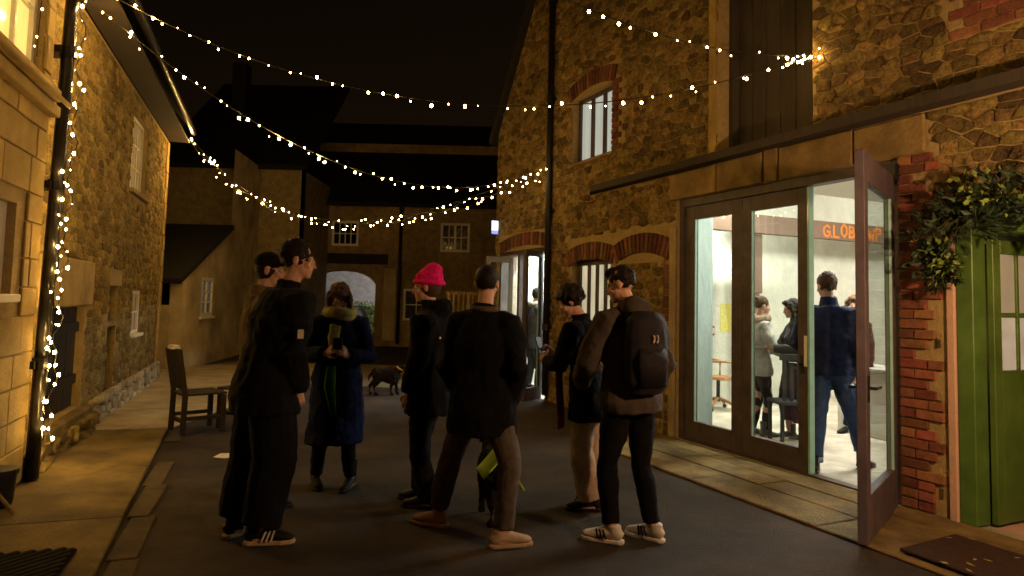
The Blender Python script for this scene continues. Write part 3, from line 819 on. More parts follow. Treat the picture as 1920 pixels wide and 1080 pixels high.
# arch spandrel
N_ = 12
for k in range(N_):
    x0 = AR[0] + (AR[1] - AR[0]) * k / N_; x1 = AR[0] + (AR[1] - AR[0]) * (k + 1) / N_
    f = lambda x: 1.98 + .42 * (1 - (2 * (x - AR[0]) / (AR[1] - AR[0]) - 1) ** 2) ** .6
    mb.prism([FW.P(x0, -.003, f(x0)), FW.P(x1, -.003, f(x1)), FW.P(x1, -.003, 2.402), FW.P(x0, -.003, 2.402)], (0, .49, 0))
mb.build('wall', REARW, rear)
mb = MB(); mb.box((AR[0] - .06, 23.2, 1.25), (.1, 1.35, 2.5)); mb.box((AR[1] + .06, 23.2, 1.25), (.1, 1.35, 2.5)); mb.box((-5.5, 23.2, 2.56), (2.6, 1.35, .1)); mb.build('passage', RENDER, rear)
mb = MB(); FW.box(mb, -6.7, -4.0, .003, .06, 2.62, 2.95); mb.build('arch_beam', OAK, rear)
mb = MB(); FW.box(mb, -4.10, -3.72, .003, .04, .2, 2.5); mb.build('pale_post', RENDER, rear)
mb = MB(); mb.prism([(-7.1, 21.6, 4.45), (4, 21.6, 4.45), (4, 25.5, 8.0), (-7.1, 25.5, 8.0)], (0, -.02, .12)); mb.build('roof', SLATE, rear)
mb = MB(); mb.box((-3.0, 23.9, 4.0), (8.1, .2, 8.0)); 
mb = MB(); mb.prism([(-6.9, 23.9, 2.7), (4, 23.9, 2.7), (4, 23.9, 7.0), (-6.9, 23.9, 7.0)], (0, .2, 0)); mb.prism([(-4.2, 23.9, 0), (4, 23.9, 0), (4, 23.9, 2.7), (-4.2, 23.9, 2.7)], (0, .2, 0)); mb.build('back_wall', REARW, rear)
RW_W = mat('rear_white_paint', (.80, .77, .70), (.68, .65, .58), .6, 9)
window(FW, rear, *W1, -.06, 4, 2, .07, .03, RW_W, DGLASS, None)
window(FW, rear, *W2, -.06, 4, 2, .08, .03, RW_W, DGLASS, None, groups=(2,))
window(FW, rear, *W3, -.06, 2, 2, .07, .03, RW_W, DGLASS, None)
dp = thing('drainpipe', 'thin dark drainpipe on the dim wall right of the archway', 'drainpipe', (-3.6, 21.93, 0))
mb = MB(); mb.tube([(-3.6, 21.93, .1), (-3.6, 21.93, 4.4)], .06, 8); mb.build('pipe', IRON, dp, True)
mb = MB(); mb.tube([(-3.6, 21.93, 4.4), (-3.6, 21.93, 4.55)], .09, 8); mb.build('hopper', IRON, dp, True)
lh = thing('gabled_house', 'tall dim rendered house standing left of the archway behind the low outhouse', 'house', (-7.4, 20.5, 0))
HW = Wall((0, 19, 0), (1, 0, 0), (0, -1, 0))
mb = MB(); HW.panel(mb, -9.8, -5.96, 0, 5.1, [], .4)
mb.face([(-5.96, 19, 0), (-5.96, 22, 0), (-5.96, 22, 5.1), (-5.96, 19, 5.1)])
mb.build('wall', mat('rear_render', (.42, .32, .155), (.20, .145, .07), .95, 5, .9, 14), lh)
mb = MB(); mb.prism([(-10, 18.6, 5.0), (-5.7, 18.6, 5.0), (-5.7, 23, 8.6), (-10, 23, 8.6)], (0, -.03, .13)); mb.build('roof', SLATE, lh)
mb = MB(); mb.box((-8.6, 21, 7.9), (.42, .42, 1.7)); mb.build('chimney', SLATE, lh)
mb = MB(); mb.box((-7.55, 18.98, 2.62), (.16, .04, .42)); mb.build('vent', BLACK, lh)
mb = MB(); mb.tube([(-7.05, 18.95, 2.35), (-7.05, 18.8, 2.35), (-7.05, 18.72, 2.28)], .03, 6); mb.box((-7.05, 18.72, 2.2), (.12, .12, .16)); mb.build('wall_bracket', BLACK, lh)
oh = thing('outhouse', 'low pale outhouse with dark sloping roof and one narrow white window', 'outhouse', (-7.5, 15.5, 0))
k0 = Vector((-6.53, 13.6, 0)); k1 = Vector((-6.83, 16.5, 0)); k2_ = Vector((-7.09, 19, 0))
SW = Wall(k0, (k1 - k0).normalized(), (.995, .103, 0))
Lk = (k1 - k0).length
mb = MB()
Z = Vector((0, 0, 1))
s0, s1, za, zb = 1.05, 1.85, 1.05, 1.9
tp = lambda s: 1.81 + (3.08 - 1.81) * s / Lk
for a, b in ((0, s0), (s1, Lk), (Lk, Lk + 2.4)):
    t0, t1 = (tp(a), tp(b)) if b <= Lk + 1e-6 else (5.1, 5.1)
    mb.face([SW.P(a, 0, 0), SW.P(b, 0, 0), SW.P(b, 0, t1), SW.P(a, 0, t0)])
mb.face([SW.P(s0, 0, 0), SW.P(s1, 0, 0), SW.P(s1, 0, za), SW.P(s0, 0, za)])
mb.face([SW.P(s0, 0, zb), SW.P(s1, 0, zb), SW.P(s1, 0, tp(s1)), SW.P(s0, 0, tp(s0))])
mb.prism([k0 + Vector((-.25, -.0, 0)), k0, k0 + Vector((0, .0, 1.8)), k0 + Vector((-.25, .0, 1.8))], (0, .2, 0))
mb.prism([(-10, 13.6, 0), (-6.79, 13.6, 0), (-6.79, 13.6, 1.30), (-10, 13.6, 1.30)], (0, .2, 0))
mb.prism([(-10, 14.9, 0), (-6.9, 14.9, 0), (-6.9, 14.9, 2.2), (-10, 14.9, 2.2)], (0, .05, 0))
mb.build('wall', RENDER, oh)
mb = MB(); mb.prism([k0 + Vector((.08, -.25, 1.72)), k1 + Vector((.08, 0, 3.12)), Vector((-10.5, 16.5, 3.12)), Vector((-10.5, 13.35, 1.72))], (0, -.02, .10)); mb.build('roof', SLATE, oh)
window(SW, oh, s0, s1, za, zb, -.06, 2, 3, .08, .04, WHITEP, DGLASS, (WHITEP, .05, .06))
# yard beyond the arch
yw = thing('yard_wall', 'grey lit rubble wall seen through the archway', 'wall', (-6, 30.2, 0))
mb = MB(); mb.prism([(-16, 30, 0), (4, 30, 0), (4, 30, 5.5), (-16, 30, 5.5)], (0, .4, 0)); mb.build('wall_face', mat('grey_rubble', (.42, .40, .38), (.24, .23, .22), .95, 4, 1, 8), yw)
mb = MB(); mb.box((-6, 30.2, 5.56), (20.2, .6, .1)); mb.build('coping', RENDER, yw)

# ---------------------------------------------------------------- lamps that light the scene
def lamp(loc, color, watts, r, name):
    l = bpy.data.lights.new(name, 'POINT'); l.color = color; l.energy = watts; l.shadow_soft_size = r
    o = bpy.data.objects.new(name, l); link(o); o.location = loc; return o
def wall_lantern(base, out, label, color, watts, kind='wall_lantern', arm=.22):
    out = Vector(out).normalized(); base = Vector(base)
    t = thing(kind, label, 'lantern', base)
    q = base + out * arm
    m_ = MB(); m_.bar(base + out * .004, base + out * .03, .14, .22); m_.tube([base + out * .03, base + out * arm * .75 + Vector((0, 0, .12)), q + Vector((0, 0, .12))], .014); m_.build('bracket', IRON, t)
    m_ = MB(); m_.tube([q + Vector((0, 0, .13)), q + Vector((0, 0, .08))], [.03, .10], 10); m_.build('lantern_top', IRON, t)
    m_ = MB(); m_.tube([q + Vector((0, 0, -.16)), q + Vector((0, 0, -.13))], .06, 10); m_.build('lantern_base', IRON, t)
    for k in range(4):
        a = PI / 4 + k * PI / 2; m_ = MB(); v = Vector((math.cos(a), math.sin(a), 0))
        m_.tube([q + v * .09 + Vector((0, 0, .08)), q + v * .055 + Vector((0, 0, -.13))], .006, 5); m_.build('cage_bar', IRON, t)
    m_ = MB(); m_.ell(q + Vector((0, 0, -.02)), (.03, .03, .045)); m_.build('bulb', glow(kind + '_bulb', color, watts / .048), t, True)
    return t
lb = Vector((2.81, 2.41, 0)); lp_ = thing('lamp_post', 'low iron lamp post with a lit lantern beside the green doorway', 'lamp post', lb)
mb = MB(); mb.tube([lb, lb + UPZ * .12, lb + UPZ * .16, lb + UPZ * 1.95], [.09, .085, .045, .03], 12); mb.build('post', IRON, lp_, True)
mb = MB(); mb.tube([lb + UPZ * 2.28, lb + UPZ * 2.40, lb + UPZ * 2.46], [.15, .05, .015], 10); mb.build('lantern_top', IRON, lp_)
mb = MB(); mb.tube([lb + UPZ * 1.95, lb + UPZ * 1.98], .075, 10); mb.build('lantern_base', IRON, lp_)
for k in range(4):
    v = Vector((math.cos(PI / 4 + k * PI / 2), math.sin(PI / 4 + k * PI / 2), 0)); mb = MB(); mb.tube([lb + v * .07 + UPZ * 1.98, lb + v * .12 + UPZ * 2.28], .006, 5); mb.build('cage_bar', IRON, lp_)
mb = MB(); mb.ell(lb + UPZ * 2.13, (.04, .04, .06)); mb.build('bulb', glow('post_bulb', (1, .58, .28), 3900), lp_, True)
wall_lantern((-2.6, 24.1, 2.6), (0, 1, 0), 'iron wall lantern lighting the yard behind the archway', (1.0, .95, .92), 1300, 'yard_lantern')
# ================================================================ FAIRY LIGHTS
BULB_A = glow('warm_bulb_bright', (1, .60, .18), 130)
BULB_B = glow('warm_bulb', (1, .61, .20), 95)
BULB_C = glow('warm_bulb_dim', (1, .63, .24), 70)
BULB_D = glow('warm_bulb_strand', (1, .60, .17), 2600)
BULB_E = glow('warm_bulb_pipe', (1, .60, .17), 520)
WIRE = mat('dark_wire', (.02, .018, .012), (.014, .012, .009), .6, 20)
_bb = {}
def bulb_mesh(m):
    if m.name not in _bb:
        b = MB(); b.ell((0, 0, 0), (1, 1, 1.15), nu=6, nv=4); _bb[m.name] = b.mesh('bulb', m, smooth=True)
    return _bb[m.name]
def hang(pts, parent, n, jit, r, rnd, double=0., big=.35, strong=False, near=0.):
    """bulbs along a polyline on short drops"""
    L_ = [0.]
    for a, b in zip(pts, pts[1:]): L_.append(L_[-1] + (b - a).length)
    for k in range(n):
        u = (k + rnd.uniform(-.3, .3) + .5) / n * L_[-1]; i = 0
        while i < len(L_) - 2 and L_[i + 1] < u: i += 1
        p = pts[i].lerp(pts[i + 1], min(1, max(0, (u - L_[i]) / (L_[i + 1] - L_[i]))))
        p = p + Vector((rnd.uniform(-jit, jit), rnd.uniform(-jit, jit), rnd.uniform(-jit, jit * .35) - (double if rnd.random() < .4 else 0)))
        q = rnd.random(); m = BULB_A if q < big else (BULB_B if q < .75 else BULB_C)
        mm = BULB_E if (strong and m is not BULB_C) else BULB_D if (near and u < near * L_[-1] and m is BULB_A) else (BULB_C if near and u > .84 * L_[-1] else m)
        o = bpy.data.objects.new('bulb', bulb_mesh(mm)); link(o, parent)
        s = r * (.82 if m is BULB_A else (.55 if m is BULB_B else .36)) * rnd.uniform(.9, 1.1)
        o.scale = (s, s, s); o.location = p - wloc(parent)
def string(label, A, B, sag, skew, n, jit, r, seed, double=0., big=.35, near=0.):
    rnd = random.Random(seed); A, B = Vector(A), Vector(B)
    t = thing('fairy_lights', label, 'fairy lights', A, 'strings of fairy lights over the yard')
    pts = []
    for k in range(41):
        u = k / 40; p = A.lerp(B, u); p.z -= 4 * sag * u * (1 - u) * (1 + skew * (u - .5)); pts.append(p)
    mb = MB(); mb.tube(pts, .005, 4); mb.build('cable', WIRE, t)
    if double:
        mb = MB(); mb.tube([p + Vector((0, 0, -double * (.6 + .4 * math.sin(i * 1.3)))) for i, p in enumerate(pts)], .005, 4); mb.build('cable', WIRE, t)
    hang(pts, t, n, jit, r, rnd, double, big, near=near); return t
END_R = RW.P(1.93, .09, 3.83); PIPE_R = RW.P(-3.14, .15, 3.62)
string('topmost string of fairy lights crossing to the stone beside the hayloft door', LW.P(.55, .25, 4.35), END_R, .76, 0, 44, .04, .0155, 1, big=.42, near=.3)
string('middle string of fairy lights sloping across to the black drainpipe', LW.P(.5, .2, 4.2), PIPE_R, .86, 0, 52, .045, .0155, 2, big=.42, near=.45)
string('lowest thick swag of fairy lights hung from the gutter end to the drainpipe', LW.P(7.42, .36, 4.47), PIPE_R, 1.2, -.6, 100, .06, .0168, 3, .10, big=.3, near=.3)
string('string of fairy lights dropping from the upper sky to the hayloft door side', (-3.4, 4.4, 5.6), END_R, .45, 1.2, 40, .05, .0155, 4, big=.4)
t = [o for o in col.objects if o.get('label', '').startswith('string of fairy lights dropping')][0]
rnd = random.Random(31); knot = [RW.P(1.93 - .28 * u, .05 + .12 * u, 3.83 - .05 * math.sin(u * 9)) for u in (0, .15, .3, .5, .7, 1)] + [RW.P(1.96, .05, 3.80), RW.P(2.0, .04, 3.9)]
mb = MB(); mb.tube(knot, .005, 4); mb.build('cable', WIRE, t); hang(knot, t, 12, .03, .016, rnd, big=.6)
t = thing('fairy_lights', 'fairy lights wound down the drainpipe of the left houses', 'fairy lights', LW.P(0, .2, 0), 'strings of fairy lights over the yard')
rnd = random.Random(5); pts = []
pp = lambda z: LW.P(-.20 + .058 * z, .17, z)      # the leaning left drainpipe
for k in range(60):
    z = 4.3 - k * .068; pts.append(pp(z) + LW.d * (.08 + .07 * math.sin(k * .9)) + LW.n * (.075 + .02 * math.cos(k * 1.7)))
mb = MB(); mb.tube(pts, .005, 4); mb.build('cable', WIRE, t)
hang(pts, t, 40, .02, .0150, rnd, big=.5, strong=True)
pts2 = [pp(2.6 - k * .075) + LW.d * -(.07 + .03 * math.sin(k)) + LW.n * .07 for k in range(31)]
mb = MB(); mb.tube(pts2, .005, 4); mb.build('cable', WIRE, t); hang(pts2, t, 18, .02, .0160, rnd, big=.5)
t = thing('fairy_lights', 'short strand of fairy lights hanging in front of the bright left window', 'fairy lights', NW.P(-.8, .1, 4.6), 'strings of fairy lights over the yard')
pts3 = [NW.P(-.72 + .015 * math.sin(k), .06, 4.7 - k * .12) for k in range(13)]
mb = MB(); mb.tube(pts3, .004, 4); mb.build('cable', WIRE, t); hang(pts3, t, 11, .015, .013, rnd, big=.2)

# ================================================================ PEOPLE
def M(name, c, rough=.9, c2=None, scale=14, bump=.25):
    return mat(name, c, c2 or tuple(x * .6 for x in c), rough, scale, bump, 60, spec=.1)
SKIN = M('skin', (.50, .29, .20), .55, (.44, .25, .17), 9, .05)
C_BLACK = M('black_cloth', (.0065, .006, .006), .95); C_NAVY = M('navy_cloth', (.018, .024, .06)); C_BLUE = M('blue_wool', (.007, .011, .046))
C_TAN = M('tan_cloth', (.13, .085, .04)); C_BROWN = M('brown_cord', (.088, .068, .052)); C_GREY = M('grey_parka', (.10, .105, .12)); C_BEIGE = M('beige_linen', (.40, .29, .21))
C_OLIVE = M('brown_jacket', (.06, .045, .034)); C_FLEECE = M('white_fleece', (.52, .49, .43)); C_DENIM = M('denim', (.035, .055, .12)); C_DGREY = M('charcoal_wool', (.05, .048, .05))
C_PINK = M('pink_wool', (.80, .016, .20), .95, (.6, .01, .14), 30, .5); C_SCARF = M('pale_green_scarf', (.30, .29, .10), .95, (.16, .14, .05), 12, .5); C_TSCARF = M('tan_scarf', (.36, .26, .18)); C_RED = M('dark_red_scarf', (.20, .022, .025))
C_LEGG = M('dark_leggings', (.02, .018, .018)); C_PLUM = M('plum_skirt', (.12, .05, .07), .9, (.03, .02, .03), 30)
H_DARK = M('dark_hair', (.016, .011, .008), .55); H_BROWN = M('brown_hair', (.075, .04, .022), .6); H_AUB = M('auburn_hair', (.10, .05, .028), .6)
S_WHITE = M('white_leather', (.62, .56, .48), .6); S_TAN = M('tan_suede', (.40, .28, .18), .85); S_BLACK = M('black_leather', (.014, .012, .011), .35); S_SOLE = M('pale_rubber', (.50, .36, .2), .8); S_GREY = M('grey_boot', (.12, .11, .10), .7)
EYE = mat('eye_white', (.6, .58, .55), (.5, .48, .45), .2, 30); IRIS = mat('dark_iris', (.03, .02, .015), None, .15, 30)
HIVIS = mat('hi_vis_yellow', (.50, .75, .03), (.42, .66, .02), .6, 12, .1)

FOLD = bpy.data.textures.new('folds', 'CLOUDS'); FOLD.noise_scale = .13; FOLD.noise_depth = 2
FUR = bpy.data.textures.new('fur', 'CLOUDS'); FUR.noise_scale = .03; FUR.noise_depth = 3
def skinmesh(mb, name, m, parent, vox, fold=0., smooth=2, tex=None):
    """weld the overlapping limbs into one continuous surface"""
    o = mb.build(name, m, parent)
    r = o.modifiers.new('weld', 'REMESH'); r.mode = 'VOXEL'; r.voxel_size = vox; r.use_smooth_shade = True
    if smooth:
        s = o.modifiers.new('soft', 'SMOOTH'); s.iterations = smooth; s.factor = .5
    if fold:
        d = o.modifiers.new('folds', 'DISPLACE'); d.texture = tex or FOLD; d.strength = fold; d.mid_level = .5; d.texture_coords = 'LOCAL'
    return o
def ik(a, c, l1, l2, hint):
    v = c - a; d = v.length
    if d > (l1 + l2) * .999: c = a + v * ((l1 + l2) * .999 / d); v = c - a; d = v.length
    x = (l1 * l1 - l2 * l2 + d * d) / (2 * d); h = math.sqrt(max(0, l1 * l1 - x * x))
    t = v / d; hp = hint - t * hint.dot(t)
    hp = hp.normalized() if hp.length > 1e-4 else Vector((0, 0, 0))
    return a + t * x + hp * h, c
def yawv(deg):
    a = math.radians(deg); return Vector((-math.sin(a), math.cos(a), 0))
UP = Vector((0, 0, 1))
def head_axes(yaw, pitch, roll=0):
    f = yawv(yaw); r = Vector((f.y, -f.x, 0))
    p = math.radians(pitch); f2 = f * math.cos(p) + UP * math.sin(p); u2 = UP * math.cos(p) - f * math.sin(p)
    q = math.radians(roll); r2 = r * math.cos(q) + u2 * math.sin(q); u3 = u2 * math.cos(q) - r * math.sin(q)
    return r2, f2, u3
def hand(mb, w, dirv, palm, k, curl=.5):
    """palm, four unequal bent fingers and a thumb"""
    dirv = dirv.normalized(); palm = (palm - dirv * palm.dot(dirv)).normalized(); side = dirv.cross(palm)
    e = w + dirv * .085 * k
    mb.tube([w - dirv * .02 * k, w + dirv * .02 * k, w + dirv * .06 * k, e], [(.026 * k, .019 * k), (.036 * k, .016 * k), (.041 * k, .014 * k), (.038 * k, .012 * k)], 10, ref=palm)
    for i, (x, L_) in enumerate(((-.030, .066), (-.010, .076), (.010, .070), (.029, .054))):
        p = e + side * x * k * 1.1 - dirv * .012 * k; pts = [p]; a = curl * .5
        for s_ in range(3):
            d2 = dirv * math.cos(a) + palm * math.sin(a); p = p + d2 * L_ * k * (.42, .32, .26)[s_]; pts.append(p); a += curl * .7
        mb.tube(pts, [.0095 * k, .009 * k, .008 * k, .006 * k], 8)
    b = w + dirv * .02 * k - side * .032 * k
    mb.tube([b, b + (dirv * .6 - side * .7 + palm * .3).normalized() * .035 * k, b + (dirv * .75 - side * .5 + palm * .5).normalized() * .07 * k, b + (dirv * .85 - side * .25 + palm * .6).normalized() * .092 * k], [.014 * k, .012 * k, .010 * k, .007 * k], 8)

def person(label, loc, H, yaw, feet, lean=(0, 0), hyaw=None, hpitch=-8, hroll=0, hands=None, coat=None, trouser=None, shoe=None, hair=None, vox=.009, twist=0, knees=None, girth=1., hip=(0, 0), crouch=0):
    loc = Vector((loc[0], loc[1], 0)); k = H / 1.75
    P = thing('person', label, 'person', loc)
    F = yawv(yaw); R = Vector((F.y, -F.x, 0)); Fs = yawv(yaw + twist); Rs = Vector((Fs.y, -Fs.x, 0))
    Hc = loc + Vector((hip[0], hip[1], .530 * H - crouch)); Sc = Hc + Vector((lean[0], lean[1], .288 * H))
    Nc = Sc + UP * .035 * H + Vector((lean[0], lean[1], 0)) * .08
    hr, hf, hu = head_axes(yaw if hyaw is None else hyaw, hpitch, hroll)
    k_ = k * .98
    hd = Nc + UP * .045 * H + hu * .062 * H + hf * .035 * k
    HM = lambda x, y, z: hd + (hr * x + hf * y + hu * z) * k_
    HR = Matrix((hr, hf, hu)).transposed()
    mb = MB()
    # torso
    tv = Sc - Hc
    def tor(g):
        return [(Hc - UP * .05 * k, (.12 * g, .09 * g)), (Hc + tv * .06, (.160 * g, .108 * g)), (Hc + tv * .38, (.138 * g, .096 * g)), (Hc + tv * .70, (.160 * g, .112 * g)), (Hc + tv * .92, (.142 * g, .090 * g)), (Sc + UP * .035 * H, (.07 * g, .06 * g))]
    S = tor(k); mb.tube([a for a, b in S], [b for a, b in S], 14, ref=Fs)
    mb.tube([Sc, Nc + UP * .02, hd - hu * .06 * k], [.062 * k, .056 * k, .052 * k], 10)
    # head with a face
    mb.ell(HM(0, -.012, .030), (.076 * k_, .095 * k_, .094 * k_), HR, 18, 12)
    mb.ell(HM(0, .030, -.045), (.060 * k_, .062 * k_, .072 * k_), HR, 16, 10)
    mb.ell(HM(0, .070, -.098), (.028 * k_, .024 * k_, .022 * k_), HR)
    mb.tube([HM(0, .088, .008), HM(0, .102, -.018), HM(0, .114, -.036), HM(0, .096, -.046)], [.010 * k_, .012 * k_, .017 * k_, .011 * k_], 8)
    mb.ell(HM(0, .080, .016), (.050 * k_, .014 * k_, .010 * k_), HR)
    mb.ell(HM(0, .088, -.066), (.024 * k_, .012 * k_, .007 * k_), HR); mb.ell(HM(0, .086, -.078), (.021 * k_, .012 * k_, .008 * k_), HR)
    for s_ in (-1, 1):
        mb.ell(HM(.045 * s_, .06, -.03), (.022 * k_, .024 * k_, .02 * k_), HR)
        mb.ell(HM(.078 * s_, -.012, -.012), (.010 * k_, .020 * k_, .034 * k_), HR)
    # legs
    L1, L2 = .240 * H, .230 * H; legs = []
    for i, (fx, fy, fyaw) in enumerate(feet):
        sd = -1 if i == 0 else 1
        hj = Hc + R * sd * .085 * k - UP * .03 * k; an = loc + Vector((fx, fy, .085 * k))
        kh = yawv(fyaw) if knees is None else Vector(knees[i])
        kn, an = ik(hj, an, L1, L2, kh)
        legs.append((hj, kn, an, yawv(fyaw)))
        mb.tube([hj + UP * .03 * k, hj.lerp(kn, .4), kn, kn.lerp(an, .35), an], [.088 * k, .078 * k, .056 * k, .056 * k, .038 * k], 12, ref=F)
        fw = yawv(fyaw)
        g0 = Vector((an.x, an.y, 0)); mb.tube([an, g0 - fw * .03 * k + UP * .04 * k, g0 + fw * .08 * k + UP * .04 * k, g0 + fw * .16 * k + UP * .03 * k], [.04 * k, .035 * k, .036 * k, .025 * k], 8)
    # arms
    A1, A2 = .178 * H, .152 * H; arms = []
    hands = hands or [(-.23, .02, .45, 'd'), (.23, .02, .45, 'd')]
    for i, hs in enumerate(hands):
        sd = -1 if i == 0 else 1
        sj = Sc + Rs * sd * .168 * k * girth ** .5 - UP * .012 * k
        w = loc + Vector((hip[0] + lean[0] * .5, hip[1] + lean[1] * .5, 0)) + Rs * hs[0] * k + Fs * hs[1] * k + UP * hs[2] * H
        el, w = ik(sj, w, A1, A2, (Rs * sd * .8 - Fs * .6 - UP * .5))
        arms.append((sj, el, w)); mode = hs[3]
        mb.tube([sj, sj.lerp(el, .5), el, el.lerp(w, .35), w], [.052 * k, .046 * k, .038 * k, .038 * k, .026 * k], 10)
        fd = (w - el).normalized()
        if mode in 'dp': hand(mb, w, fd, -Rs * sd, k, .55)
        elif mode == 'h': hand(mb, w, (fd + UP * .5 + Fs * .3).normalized(), (Fs * -.2 - Rs * sd).normalized(), k, 1.0)
        else: hand(mb, w, fd, -Rs * sd + Fs * .3, k, .9)
    skinmesh(mb, 'body', SKIN, P, max(.0065, vox * .8), smooth=1)
    for s_ in (-1, 1):
        m_ = MB(); m_.ell(HM(.031 * s_, .079, .0), (.0125 * k_,) * 3, HR, 8, 6); e = m_.build('eye', EYE, P, True)
        m_ = MB(); m_.ell(HM(.031 * s_, .0885, -.001), (.006 * k_, .004 * k_, .006 * k_), HR, 6, 4); m_.build('iris', IRIS, e, True)
    # trousers
    if trouser:
        m, wd, wk, wa, ln = trouser; mb = MB()
        mb.tube([Hc + tv * .16, Hc, Hc - UP * .09 * k], [(.150 * k, .112 * k), (.168 * k, .120 * k), (.13 * k, .10 * k)], 14, ref=F)
        for hj, kn, an, fw in legs:
            e = kn.lerp(an, ln)
            mb.tube([hj + UP * .03 * k, hj.lerp(kn, .45), kn, kn.lerp(e, .5), e], [.1 * k * wd, .092 * k * wd, .07 * k * wk, .066 * k * (wk + wa) / 2, .058 * k * wa], 14, ref=F)
        skinmesh(mb, 'trousers', m, P, vox * 1.1, .028)
    # shoes
    if shoe:
        m, sm, sl, bootz = shoe
        for hj, kn, an, fw in legs:
            g0 = Vector((an.x, an.y, 0)); mb = MB(); rt = Vector((fw.y, -fw.x, 0))
            Z = lambda y, z: g0 + fw * y * k + UP * z * k
            mb.tube([Z(-.075, .045), Z(-.05, .058), Z(.0, .062), Z(.06, .055), Z(.12, .044), Z(.17, .038), Z(.195, .034)], [(.024 * k, .026 * k), (.036 * k, .042 * k), (.039 * k, .046 * k), (.042 * k, .040 * k), (.046 * k, .030 * k), (.038 * k, .022 * k), (.015 * k, .012 * k)], 12, ref=UP)
            mb.tube([Z(-.02, .06), Z(-.02, .115 + bootz)], [(.042 * k, .048 * k), (.044 * k + bootz * .06, .046 * k + bootz * .06)], 12, ref=fw)
            s_ = skinmesh(mb, 'shoe', m, P, .008, .0)
            mb = MB(); out = []
            for y, hw in ((-.085, .022), (-.06, .036), (0, .038), (.07, .043), (.13, .047), (.18, .036), (.205, .014)): out.append((y, hw))
            poly = [Z(y, 0) - rt * hw * k for y, hw in out] + [Z(y, 0) + rt * hw * k for y, hw in out[::-1]]
            mb.prism(poly, UP * .026 * k); mb.build('sole', sm, s_, bevel=.006)
            if sl:
                for q in range(3):
                    for sd in (-1, 1):
                        mb = MB(); a = Z(.02 + q * .027, .028) + rt * sd * .047 * k; b = Z(.045 + q * .022, .085) + rt * sd * .034 * k
                        mb.bar(a, b, .010 * k, .006, rt); mb.build('stripe', sl, s_)
    # coat
    if coat:
        c = dict(hem=.44, g=1.18, flare=1.0, sl=1.0, collar=.07, hood=False, fold=.042, col=None); c.update(coat); m = c['m']
        mb = MB(); g = c['g'] * k * girth; S = tor(g)[1:]
        hz = c['hem'] * H; pts = []
        if hz < Hc.z + .02: 
            base = Hc + Vector((0, 0, hz - Hc.z)) ; f = 1 + (c['flare'] - 1) * (Hc.z - hz) / .4
            pts.append((base, (.160 * g * f, .122 * g * f))); pts.append((base.lerp(Hc, .5), (.162 * g * (1 + f) / 2, .122 * g * (1 + f) / 2)))
        pts += S[:-1] + [(Sc + UP * .032 * H, (.085 * g, .075 * g))]
        mb.tube([a for a, b in pts], [b for a, b in pts], 16, ref=Fs)
        for i, (sj, el, w) in enumerate(arms):
            sl = c['sl'] * k; e2 = el.lerp(w, .93)
            inn = sj.lerp(Sc, .45)
            mb.tube([inn, sj - UP * .005, sj.lerp(el, .5), el, el.lerp(e2, .5), e2], [.062 * sl, .076 * sl, .066 * sl, .060 * sl, .054 * sl, .046 * sl], 12)
        if c['collar']:
            mb.tube([Sc + UP * .01, Nc + UP * (.0 + c['collar'])], [(.088 * k, .078 * k), (.074 * k, .072 * k)], 12, ref=Fs)
        if c['hood']:
            mb.ell(Nc - Fs * .085 * k + UP * .01, (.105 * k, .075 * k, .085 * k), Matrix((Rs, Fs, UP)).transposed())
        skinmesh(mb, c.get('name', 'coat'), m, P, vox * 1.15, c['fold'])
    # hair
    if hair:
        kind, m = hair[0], hair[1]
        def shell(c, r, amp, fr, nm, mm, cut=None, nu=26, nv=18, par=P):
            h_ = MB(); h_.ell((0, 0, 0), r, None, nu, nv)
            vv = []
            for v in h_.v:
                n_ = noise.noise(v * fr + Vector(loc)) * amp
                v = v * (1 + n_); vv.append(HM(c[0] + v.x, c[1] + v.y, c[2] + v.z))
            h_.v = vv; return h_.build(nm, mm, par, True)
        if kind == 'short': shell((0, -.018, .037), (.085, .10, .098), .16, 55, 'hair', m, nu=40, nv=28)
        elif kind == 'crop': shell((0, -.018, .034), (.080, .095, .093), .03, 40, 'hair', m)
        elif kind == 'quiff':
            h_ = MB(); h_.ell(HM(0, -.020, .036), (.084 * k_, .098 * k_, .094 * k_), HR)
            h_.ell(HM(0, .03, .095), (.066 * k_, .066 * k_, .036 * k_), HR); h_.ell(HM(.015, .072, .085), (.04 * k_, .026 * k_, .026 * k_), HR)
            skinmesh(h_, 'hair', m, P, .008, .03, 1, FUR)
        elif kind == 'curly':
            h_ = MB(); rr = random.Random(3)
            h_.ell(HM(0, -.03, .03), (.095 * k_, .105 * k_, .1 * k_), HR)
            for q in range(100):
                a, b = rr.uniform(0, 2 * PI), rr.uniform(-.55, 1.5)
                d_ = Vector((math.cos(a) * math.cos(b), math.sin(a) * math.cos(b), math.sin(b)))
                if d_.y > .55 and d_.z < .45: continue
                h_.ell(HM(d_.x * .098, -.025 + d_.y * .108, .03 + d_.z * .102), (rr.uniform(.018, .030) * k_,) * 3, None, 7, 5)
            skinmesh(h_, 'hair', m, P, .008, .0, 1)
        elif kind == 'bob':
            h_ = MB(); h_.ell(HM(0, -.025, .03), (.096 * k_, .108 * k_, .105 * k_), HR)
            h_.tube([HM(0, -.06, .03), HM(0, -.075, -.12)], [(.095 * k_, .055 * k_), (.085 * k_, .05 * k_)], 12, ref=hf)
            for s_ in (-1, 1): h_.tube([HM(.07 * s_, .03, .07), HM(.088 * s_, .025, -.01), HM(.085 * s_, .02, -.12)], [.032 * k_, .032 * k_, .024 * k_], 8)
            h_.ell(HM(0, .06, .085), (.07 * k_, .045 * k_, .03 * k_), HR)
            skinmesh(h_, 'hair', m, P, .009, .03, 1, FUR)
        elif kind == 'bun':
            shell((0, -.018, .037), (.081, .097, .095), .04, 40, 'hair', m)
